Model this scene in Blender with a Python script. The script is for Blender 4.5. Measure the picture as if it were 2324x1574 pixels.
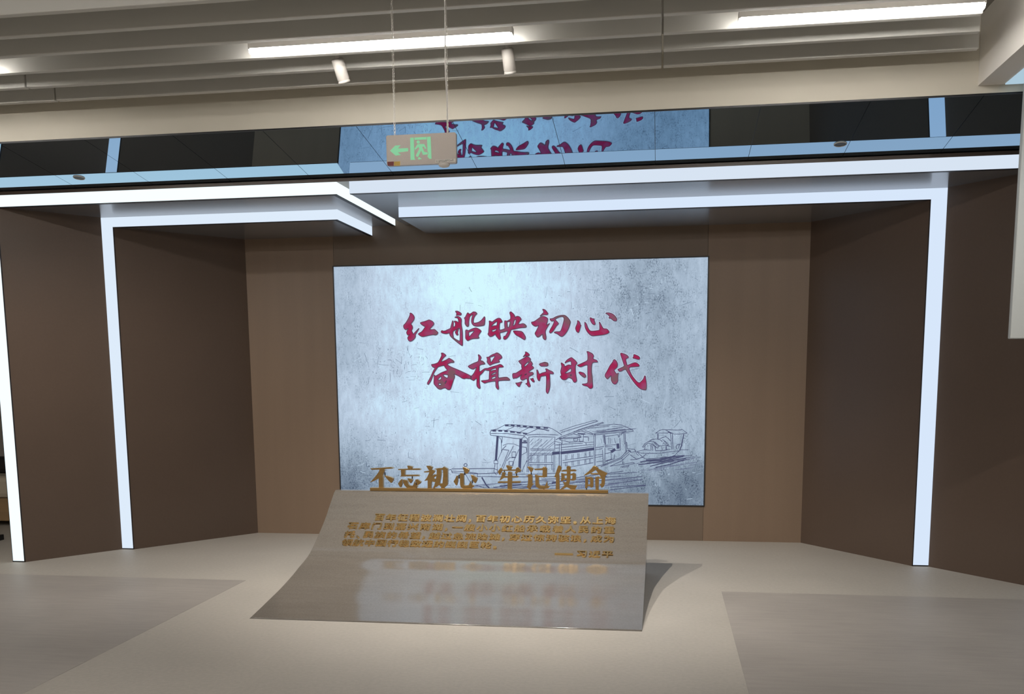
import bpy, bmesh, math, random
import numpy as np
from mathutils import Matrix, Vector
from mathutils.geometry import tessellate_polygon
for o in list(bpy.data.objects): bpy.data.objects.remove(o)
SC = bpy.context.scene; COL = SC.collection
W, H = 2324, 1574
CAMD={"f": 2163.51061, "px": 1166.257566, "py": 1137.62309, "loc": [0.0, -8.423234, 1.5], "r": [0.988375, 0.151797, -0.008537], "u": [-0.012318, 0.135918, 0.990643], "fw": [-0.151537, 0.979022, -0.136208]}
# ---------------- camera, world, exposure ----------------
cd = bpy.data.cameras.new('camera'); cam = bpy.data.objects.new('camera', cd); COL.objects.link(cam)
cd.sensor_fit = 'HORIZONTAL'; cd.sensor_width = 36.0; cd.lens = CAMD['f']*36.0/W
cd.shift_x = (W/2-CAMD['px'])/W; cd.shift_y = (CAMD['py']-H/2)/W
cd.clip_start = .05; cd.clip_end = 100
r, u, f = Vector(CAMD['r']), Vector(CAMD['u']), Vector(CAMD['fw'])
M = Matrix.Identity(4)
for i in range(3): M[i][0] = r[i]; M[i][1] = u[i]; M[i][2] = -f[i]; M[i][3] = CAMD['loc'][i]
cam.matrix_world = M; SC.camera = cam
wd = bpy.data.worlds.new('world'); SC.world = wd; wd.use_nodes = True
wd.node_tree.nodes['Background'].inputs[0].default_value = (.9, .95, 1, 1)
wd.node_tree.nodes['Background'].inputs[1].default_value = .05
vs = SC.view_settings; vs.view_transform = 'Standard'; vs.look = 'None'; vs.exposure = 0.0; vs.gamma = 1.0; vs.use_curve_mapping = False
SC.cycles.use_denoising = True; SC.cycles.max_bounces = 10; SC.cycles.sample_clamp_indirect = 6
LAMP = 42.0      # radiance of the tubular ceiling lamps
SPOT = 215.0      # watts of the two stage spots
STRIP = 1.0

# ---------------- measured dimensions (metres) ----------------
P=dict(a=-3.7555, b=1.2094, sl=-2.9217, sr=0.3753, zst=2.4336, zsb=0.3163, Y2=-0.9310, l2o=-4.5852, l2i=-4.4839, r2o=2.0181, r2i=1.9074, z2o=2.7749, z2i=2.6977, Y1=-1.5522, l1o=-5.1673, l1i=-5.0694, z1o=2.8617, z1i=2.7765, g1l=-2.3427, g1r=-2.2472, g2l=-2.5561, g2r=-2.0551, r1=2.2835, Ym=-1.5463, zm=2.8894, tilt=0.1518, Yt=-2.4338, s1=-1.9135, s2=-1.2899, s3=-0.0604, s4=0.5571, q1=-0.0170, q2=-3.7782, w0=-2.6492, w1=-2.9309, w2=-3.1930)
a, b, sl, sr, zst, zsb = P['a'], P['b'], P['sl'], P['sr'], P['zst'], P['zsb']
Y1, Y2 = P['Y1'], P['Y2']
Z1i, Z1o, Z2i, Z2o = P['z1i'], P['z1o'], P['z2i'], P['z2o']
YM, ZM, TILT, YT = P['Ym'], P['zm'], P['tilt'], P['Yt']
ZT = ZM+math.tan(TILT)*(YM-YT)
R1O, R1I = 2.62, 2.52
ZS = 3.2
CAL=[[[[[-9550,6376],[-9491,6419],[-9354,6350],[-9218,6215],[-9134,6026],[-9157,5871],[-9241,5718],[-9372,5565],[-9479,5444],[-9378,5332],[-9321,5187],[-9324,5054],[-9435,4855],[-9357,4721],[-9314,4609],[-9292,4531],[-9186,4630],[-8996,4827],[-8740,5063],[-8760,4990],[-8893,4781],[-9024,4583],[-9091,4495],[-9071,4361],[-9114,4228],[-9245,4074],[-9410,3954],[-9574,3905],[-9701,3958],[-9779,4081],[-9811,4227],[-9762,4326],[-9630,4480],[-9582,4546],[-9736,4442],[-9827,4494],[-9893,4640],[-9891,4729],[-9806,4905],[-9697,5093],[-9827,4983],[-9944,4941],[-10071,4998],[-10149,5133],[-10168,5289],[-10119,5377],[-9953,5529],[-9808,5738],[-9664,5979],[-9554,6210],[-9540,6298]]],[[[-8609,5541],[-8516,5578],[-8168,5656],[-7820,5779],[-7762,5771],[-7523,5668],[-7388,5533],[-7362,5422],[-7403,5323],[-7580,5149],[-7756,4964],[-7723,4923],[-7515,4920],[-7319,4946],[-7172,4822],[-7025,4687],[-7015,4621],[-7063,4511],[-7179,4446],[-7295,4437],[-7455,4472],[-7849,4411],[-8197,4338],[-8406,4308],[-8544,4332],[-8704,4434],[-8840,4547],[-8699,4645],[-8535,4720],[-8393,4862],[-8274,5016],[-8155,5202],[-8293,5238],[-8497,5374],[-8588,5464]]]],[[[[-5408,6493],[-5218,6502],[-5042,6426],[-4879,6313],[-4855,6227],[-4920,6131],[-5072,6141],[-5224,6148],[-5338,6114],[-5273,6247],[-5321,6370]]],[[[-5481,5957],[-5327,6023],[-5149,6045],[-4986,5961],[-4875,5825],[-4852,5679],[-4876,5435],[-4860,5190],[-4813,4945],[-4786,4699],[-4779,4209],[-4783,3645],[-4798,3497],[-4850,3468],[-5063,3611],[-5364,3849],[-5716,4148],[-5891,4323],[-5952,4471],[-5962,4606],[-6116,4559],[-6295,4530],[-6498,4564],[-6676,4628],[-6746,4703],[-6672,4825],[-6596,4812],[-6520,4774],[-6341,4796],[-6135,4891],[-5879,4985],[-5825,5156],[-5744,5424],[-5663,5692],[-5601,5593],[-5591,5446],[-5622,5104],[-5443,5174],[-5408,5443],[-5537,5604],[-5461,5644],[-5284,5600],[-5121,5500],[-5130,5683],[-5178,5879],[-5329,5931]],[[-5616,4760],[-5347,4879],[-5193,4975],[-5053,5022],[-5004,4874],[-5004,4457],[-5021,3881],[-5109,3889],[-5362,4008],[-5613,4184],[-5624,4319],[-5658,4516],[-5643,4663]]],[[[-5348,4830],[-5219,4951],[-5091,5022],[-5156,4876],[-5210,4706],[-5225,4559],[-5171,4460],[-5228,4399],[-5304,4400],[-5404,4537],[-5451,4709],[-5349,4757]]],[[[-4336,6279],[-4272,6346],[-4173,6252],[-4072,6214],[-3881,6345],[-3779,6416],[-3566,6388],[-3449,6264],[-3480,6204],[-3582,6120],[-3685,5976],[-3763,5783],[-3792,5564],[-3756,5429],[-3566,5438],[-3314,5495],[-3085,5638],[-2906,5842],[-2791,5986],[-2735,5887],[-2746,5596],[-2775,5304],[-2839,5220],[-3066,5175],[-3369,5148],[-3596,5158],[-3771,5222],[-3896,5346],[-3956,5518],[-3953,5737],[-3899,5955],[-3808,6197],[-3947,6127],[-4088,6032],[-4141,5862],[-4195,5619],[-4206,5204],[-4278,5137],[-4379,5146],[-4479,5257],[-4552,5405],[-4536,5600],[-4546,5771],[-4608,5894],[-4518,5941],[-4453,6062],[-4388,6183]]],[[[-4510,4842],[-4333,4840],[-4259,4765],[-4080,4860],[-3851,4955],[-3585,5024],[-3422,4973],[-3222,4860],[-3097,4748],[-3111,4675],[-3226,4530],[-3381,4288],[-3282,4164],[-3333,4092],[-3510,4082],[-3813,4074],[-4067,4016],[-4195,3944],[-4297,3896],[-4373,3922],[-4472,4033],[-4517,4132],[-4512,4451]],[[-4223,4630],[-4057,4701],[-3740,4770],[-3741,4709],[-3857,4576],[-3985,4443],[-4165,4250],[-4202,4299],[-4217,4471]]]],[[[[-2381,5563],[-2313,5601],[-2190,5538],[-2077,5504],[-1872,5664],[-1600,5813],[-1443,5821],[-1331,5765],[-1242,5610],[-1198,5522],[-1244,5447],[-1379,5427],[-1430,5351],[-1450,5089],[-1453,4805],[-1341,4792],[-1160,4833],[-979,4907],[-968,4951],[-999,5170],[-995,5585],[-905,5583],[-771,5548],[-613,5633],[-466,5707],[-442,5903],[-474,6077],[-529,6231],[-505,6328],[-427,6364],[-293,6270],[-160,6137],[-83,6005],[-61,5853],[6,5917],[152,5969],[331,5922],[442,5812],[497,5691],[463,5615],[350,5519],[282,5390],[225,5249],[415,5279],[662,5329],[818,5261],[951,5118],[928,5009],[816,4967],[480,4962],[144,4912],[-126,4840],[-418,4811],[-464,4681],[-534,4463],[-671,4202],[-808,4050],[-944,3960],[-1056,3977],[-1112,4054],[-1076,4229],[-1008,4261],[-952,4228],[-849,4402],[-758,4554],[-700,4706],[-892,4676],[-1118,4603],[-1389,4552],[-1423,4475],[-1392,4256],[-1348,4080],[-1417,3993],[-1508,3972],[-1597,4072],[-1730,4238],[-1797,4327],[-1796,4448],[-1887,4394],[-2046,4287],[-2205,4227],[-2341,4247],[-2430,4336],[-2508,4458],[-2439,4556],[-2412,4884],[-2349,5431]],[[-2172,5122],[-2035,5295],[-1830,5456],[-1648,5551],[-1650,5398],[-1686,5180],[-1878,5172],[-2036,5153],[-2127,5099]],[[-2153,4793],[-1950,4834],[-1723,4918],[-1713,4830],[-1815,4722],[-1951,4669],[-2087,4649]],[[-771,5494],[-636,5513],[-479,5511],[-526,5337],[-584,5098],[-630,5000],[-731,5002],[-751,5253]],[[-165,5506],[-97,5657],[49,5698],[14,5525],[-32,5329],[-123,5178],[-213,5136],[-235,5202],[-189,5332]]],[[[-240,4677],[-127,4709],[119,4694],[478,4656],[611,4578],[722,4423],[855,4181],[865,4050],[808,3919],[719,3925],[540,4043],[295,4189],[71,4301],[-85,4435]]]],[[[[2372,6531],[2512,6517],[2652,6435],[2792,6261],[2866,6146],[2826,6055],[2697,6039],[2487,6050],[2346,6006],[2134,5907],[2252,6042],[2464,6233],[2476,6313]]],[[[1380,5438],[1569,5458],[1734,5536],[1946,5681],[2134,5816],[2322,5904],[2509,5912],[2696,5829],[2836,5735],[2824,5553],[2764,5302],[2705,5119],[2834,5209],[3022,5321],[2881,5117],[2763,4912],[2645,4708],[2621,4524],[2655,4317],[2690,4133],[2677,3949],[2606,3876],[2501,3928],[2407,4045],[2380,4206],[2374,4367],[2268,4322],[2103,4175],[1961,4120],[1867,4155],[1762,4307],[1699,4422],[1728,4526],[1847,4719],[1965,4947],[2037,5153],[1943,5108],[1801,5064],[1684,5078],[1543,5160],[1426,5277]]],[[[3023,5698],[3164,5696],[3327,5739],[3514,5850],[3771,5937],[4074,5984],[4306,5980],[4469,5891],[4632,5728],[4794,5498],[4829,5360],[4771,5133],[4654,4815],[4491,4520],[4304,4294],[4117,4148],[3977,4161],[3861,4231],[3721,4348],[3581,4430],[3440,4467],[3382,4548],[3581,4579],[3838,4576],[3955,4620],[4049,4824],[4142,5120],[4224,5416],[4271,5643],[4225,5804],[4120,5869],[3864,5832],[3607,5723],[3467,5622],[3607,5494],[3746,5355],[3781,5263],[3734,5184],[3606,5083],[3488,4901],[3324,4652],[3207,4527],[3078,4460],[2996,4496],[2968,4588],[3067,4793],[3232,5065],[3349,5293],[3396,5452],[3350,5521],[3210,5478],[3116,5514],[3046,5606]]]],[[[[5420,5489],[5490,5504],[5599,5409],[5668,5271],[5684,5125],[5758,5104],[5708,4978],[5669,4822],[5609,4608],[5530,4463],[5451,4484],[5351,4563],[5291,4711],[5256,4848],[5311,5023],[5391,5197],[5440,5353]]],[[[6509,5725],[6578,5733],[6716,5663],[6815,5622],[6894,5660],[6884,5524],[6934,5387],[6984,5250],[6984,5153],[6915,5111],[6816,5136],[6717,5206],[6618,5353],[6549,5510]]],[[[7857,6080],[7974,6126],[8151,6127],[8367,6071],[8564,5961],[8721,5804],[8840,5628],[8850,5511],[8802,5396],[8704,5407],[8547,5439],[8429,5557],[8271,5657],[8173,5648],[8153,5697],[8212,5774],[8192,5842],[8014,6009]]],[[[6055,5362],[6124,5342],[6223,5204],[6303,4988],[6402,4772],[6521,4634],[6620,4584],[6818,4581],[7114,4616],[7351,4651],[7360,4836],[7349,5128],[7309,5342],[7368,5341],[7467,5165],[7586,4930],[7685,4783],[7843,4770],[8001,4749],[8099,4650],[8208,4493],[8160,4406],[8003,4321],[7707,4247],[7372,4213],[7017,4178],[6740,4163],[6621,4203],[6443,4333],[6264,4540],[6125,4816],[6065,5070]]]],[[[[-7682,1850],[-7553,1856],[-7347,1896],[-7088,1981],[-6956,2153],[-6823,2399],[-6716,2621],[-6727,2745],[-6751,2844],[-6635,2855],[-6483,2792],[-6357,2691],[-6320,2617],[-6411,2544],[-6554,2421],[-6672,2274],[-6791,2089],[-6598,2112],[-6314,2233],[-6133,2343],[-6043,2391],[-5903,2316],[-5726,2215],[-5600,2102],[-5589,2040],[-5653,1992],[-5858,1994],[-6064,1934],[-6232,1836],[-6042,1698],[-5738,1547],[-5383,1407],[-5002,1243],[-4623,1066],[-4319,928],[-4054,777],[-4019,566],[-4274,556],[-4528,595],[-4682,546],[-4885,597],[-5138,773],[-5391,899],[-5645,988],[-5559,826],[-5575,652],[-5668,454],[-5762,181],[-5870,-143],[-5951,-342],[-6055,-416],[-6209,-403],[-6336,-315],[-6437,-239],[-6644,-275],[-6825,-362],[-6980,-361],[-7133,-285],[-7310,-84],[-7461,92],[-7483,242],[-7451,591],[-7456,952],[-7317,802],[-7057,949],[-6797,1096],[-6513,1206],[-6203,1315],[-6329,1453],[-6453,1627],[-6502,1752],[-6760,1705],[-7070,1621],[-7175,1485],[-7360,1238],[-7493,1015],[-7603,717],[-7738,393],[-7925,120],[-8016,58],[-8080,121],[-8064,245],[-7890,519],[-7703,867],[-7514,1264],[-7328,1548],[-7482,1575],[-7609,1663]],[[-7144,489],[-7012,612],[-6881,761],[-6804,773],[-6768,611],[-6860,487],[-7041,451]],[[-6647,921],[-6415,956],[-6159,905],[-6162,780],[-6203,619],[-6343,657],[-6521,783]],[[-7060,176],[-6944,151],[-6815,162],[-6792,38],[-6947,-11],[-7037,14]],[[-6468,160],[-6401,309],[-6322,408],[-6310,358],[-6377,209],[-6443,135]]]],[[[[-3404,2672],[-3291,2646],[-3166,2509],[-3117,2373],[-3207,2239],[-3171,2140],[-2994,2101],[-2869,1989],[-2782,1853],[-2897,1817],[-3125,1795],[-3278,1722],[-3304,1648],[-3311,1130],[-3107,1252],[-2902,1398],[-2749,1458],[-2547,1456],[-2344,1541],[-2040,1624],[-1711,1708],[-1458,1804],[-1332,1778],[-1182,1666],[-1133,1579],[-1209,1543],[-1536,1534],[-1575,1436],[-1604,1140],[-1610,598],[-1344,633],[-1041,668],[-815,666],[-665,566],[-553,442],[-616,381],[-843,383],[-1145,385],[-1600,351],[-1627,178],[-1604,-45],[-1568,-267],[-1582,-366],[-1633,-416],[-1734,-341],[-1833,-192],[-1843,56],[-1852,328],[-2156,305],[-2486,246],[-2715,185],[-2842,141],[-2968,212],[-3094,299],[-3157,362],[-2991,385],[-2712,408],[-2433,456],[-2429,801],[-2385,1270],[-2600,1267],[-2776,1323],[-2879,1250],[-3008,1078],[-3162,931],[-3290,833],[-3306,561],[-3311,189],[-3277,-59],[-3241,-258],[-3306,-337],[-3407,-282],[-3532,-157],[-3568,17],[-3551,315],[-3547,587],[-3650,538],[-3753,452],[-3856,379],[-3982,466],[-4134,517],[-4091,802],[-4040,789],[-3899,912],[-3743,1133],[-3612,1404],[-3546,1576],[-3687,1479],[-3841,1394],[-3968,1407],[-4145,1483],[-4270,1570],[-4333,1658],[-4115,1779],[-3808,1924],[-3400,2068],[-3372,2216],[-3344,2437]],[[-2297,1245],[-2194,1367],[-1991,1439],[-1802,1487],[-1766,1314],[-1943,1291],[-2120,1268],[-2247,1183]],[[-2238,874],[-2148,972],[-1970,1069],[-1793,1130],[-1820,994],[-1997,922],[-2200,849]],[[-2242,553],[-2177,651],[-2000,724],[-1835,760],[-1837,612],[-1976,539],[-2179,503]]],[[[-2636,2442],[-2459,2440],[-2332,2537],[-2128,2658],[-1876,2741],[-1749,2813],[-1623,2799],[-1448,2687],[-1324,2575],[-1250,2415],[-1289,2330],[-1479,2221],[-1567,2149],[-1468,2062],[-1494,1988],[-1658,1953],[-1961,1882],[-2189,1798],[-2342,1713],[-2442,1788],[-2591,1987],[-2603,2060],[-2563,2183],[-2599,2343]],[[-2346,2427],[-2181,2474],[-1890,2557],[-1891,2471],[-2007,2300],[-2135,2105],[-2225,1971],[-2275,2033],[-2310,2254]]]],[[[[823,2863],[932,2853],[1069,2766],[1191,2644],[1191,2563],[1122,2497],[958,2512],[820,2500],[614,2422],[738,2555],[835,2688],[850,2768]]],[[[213,2063],[351,2129],[599,2261],[847,2406],[930,2472],[1067,2431],[1230,2335],[1312,2227],[1257,2120],[1393,1984],[1474,1822],[1446,1742],[1377,1675],[1500,1580],[1582,1485],[1526,1391],[1361,1298],[1168,1152],[1140,1044],[1332,1091],[1497,1068],[1551,973],[1510,879],[1331,786],[1138,707],[1109,531],[1122,342],[1189,125],[1270,-92],[1242,-173],[1132,-213],[1022,-117],[941,19],[831,73],[886,114],[996,127],[998,316],[972,532],[834,506],[668,413],[503,387],[407,482],[367,618],[423,753],[548,900],[396,807],[174,646],[-48,553],[-130,594],[-241,514],[-296,596],[-327,812],[-306,975],[-182,1006],[-16,1013],[178,1133],[399,1266],[537,1373],[484,1562],[499,1750],[349,1886]],[[732,1600],[788,1748],[953,1908],[1119,1987],[1160,1959],[1090,1826],[924,1666],[773,1559]],[[740,831],[837,911],[947,951],[919,897],[809,831]]],[[[-65,160],[59,146],[253,185],[557,278],[445,130],[362,-32],[305,-181],[195,-167],[58,-30]]],[[[1260,517],[1384,516],[1522,582],[1521,474],[1630,312],[1616,231],[1519,218],[1410,313],[1301,449]]],[[[2049,1776],[2158,1842],[2377,1907],[2541,1959],[2732,1917],[2841,1863],[2854,1661],[2758,1600],[2512,1597],[2239,1594],[2130,1668]]],[[[1827,1281],[1896,1294],[1963,1158],[2031,956],[2099,915],[2318,1021],[2647,1099],[2688,1139],[2648,1301],[2621,1381],[2757,1367],[2948,1244],[3193,1148],[3315,1040],[3329,959],[3274,906],[3110,934],[2987,921],[3000,733],[3013,329],[3025,-75],[2983,-372],[2886,-669],[2790,-803],[2708,-722],[2654,-559],[2683,-73],[2699,466],[2673,789],[2454,751],[2208,712],[2152,578],[2096,335],[2014,322],[1919,445],[1851,661],[1853,1011]]]],[[[[3980,1859],[4067,1882],[4190,1772],[4289,1722],[4288,1539],[4461,1623],[4658,1706],[4806,1681],[4892,1631],[4900,1765],[4868,2032],[4659,1986],[4462,1915],[4326,1843],[4412,2013],[4560,2157],[4757,2276],[4917,2347],[5052,2237],[5249,2077],[5384,1906],[5409,1821],[5298,1688],[5261,1567],[5261,1178],[5298,813],[5360,495],[5385,300],[5299,191],[5175,155],[5077,229],[5003,400],[4904,511],[4658,598],[4559,525],[4411,404],[4237,381],[4064,456],[3966,579],[3904,701],[4028,786],[3979,945],[3954,1140],[4004,1384],[4054,1578]],[[4325,966],[4535,1160],[4732,1329],[4880,1425],[4892,1108],[4707,1037],[4461,965]],[[4793,768],[4892,877],[4904,742]]],[[[6241,2841],[6375,2840],[6546,2753],[6742,2654],[6840,2496],[6853,2399],[6780,2231],[6914,2145],[7110,2083],[7183,1985],[7208,1900],[7037,1902],[6866,1892],[6744,1844],[6696,1699],[6672,1409],[6673,1045],[6735,680],[6761,193],[6786,-172],[6774,-294],[6652,-379],[6529,-378],[6406,-280],[6283,-169],[6062,-131],[5902,-69],[5840,29],[6062,39],[6332,99],[6343,440],[6330,926],[6329,1412],[6329,1679],[6133,1656],[5912,1561],[5716,1502],[5569,1540],[5397,1663],[5593,1722],[5887,1853],[6328,2054],[6339,2381],[6314,2671]]],[[[5544,1030],[5643,1090],[5815,1040],[5987,990],[6122,855],[6183,708],[6147,611],[6036,576],[5889,662],[5717,809],[5606,920]]]],[[[[8539,2043],[8640,2138],[8793,2041],[8896,1863],[8943,1660],[8899,1457],[8772,1332],[8620,1219],[8697,1078],[8851,874],[8978,937],[9016,974],[8979,797],[8968,543],[8983,289],[8907,111],[8806,-3],[8652,-15],[8498,88],[8395,293],[8369,471],[8380,763],[8291,650],[8138,485],[8036,435],[7920,551],[7835,679],[7855,857],[7982,1059],[8134,1337],[8260,1590],[8412,1791],[8526,1942]]],[[[9158,2618],[9247,2680],[9450,2615],[9679,2524],[9832,2409],[9871,2308],[9846,2245],[9707,2196],[9632,2108],[9658,1982],[9710,1804],[9750,1614],[9889,1651],[10091,1737],[10394,1848],[10572,1821],[10750,1693],[10822,1592],[10777,1491],[10524,1481],[10220,1471],[10017,1447],[9917,1347],[9969,1195],[10098,890],[10252,635],[10458,380],[10662,163],[10841,86],[10966,199],[11167,400],[11265,703],[11341,690],[11382,399],[11449,18],[11453,-362],[11404,-540],[11252,-526],[10998,-474],[10717,-282],[10461,-1],[10204,331],[9973,688],[9741,1070],[9612,1286],[9384,1174],[9232,1087],[9028,1101],[9002,1203],[8925,1254],[9129,1354],[9509,1528],[9483,1655],[9379,1959],[9275,2263]]],[[[10300,2517],[10388,2542],[10540,2477],[10743,2387],[10858,2247],[10822,2096],[10645,2110],[10442,2176],[10214,2228],[10314,2353]]]]]
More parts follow.
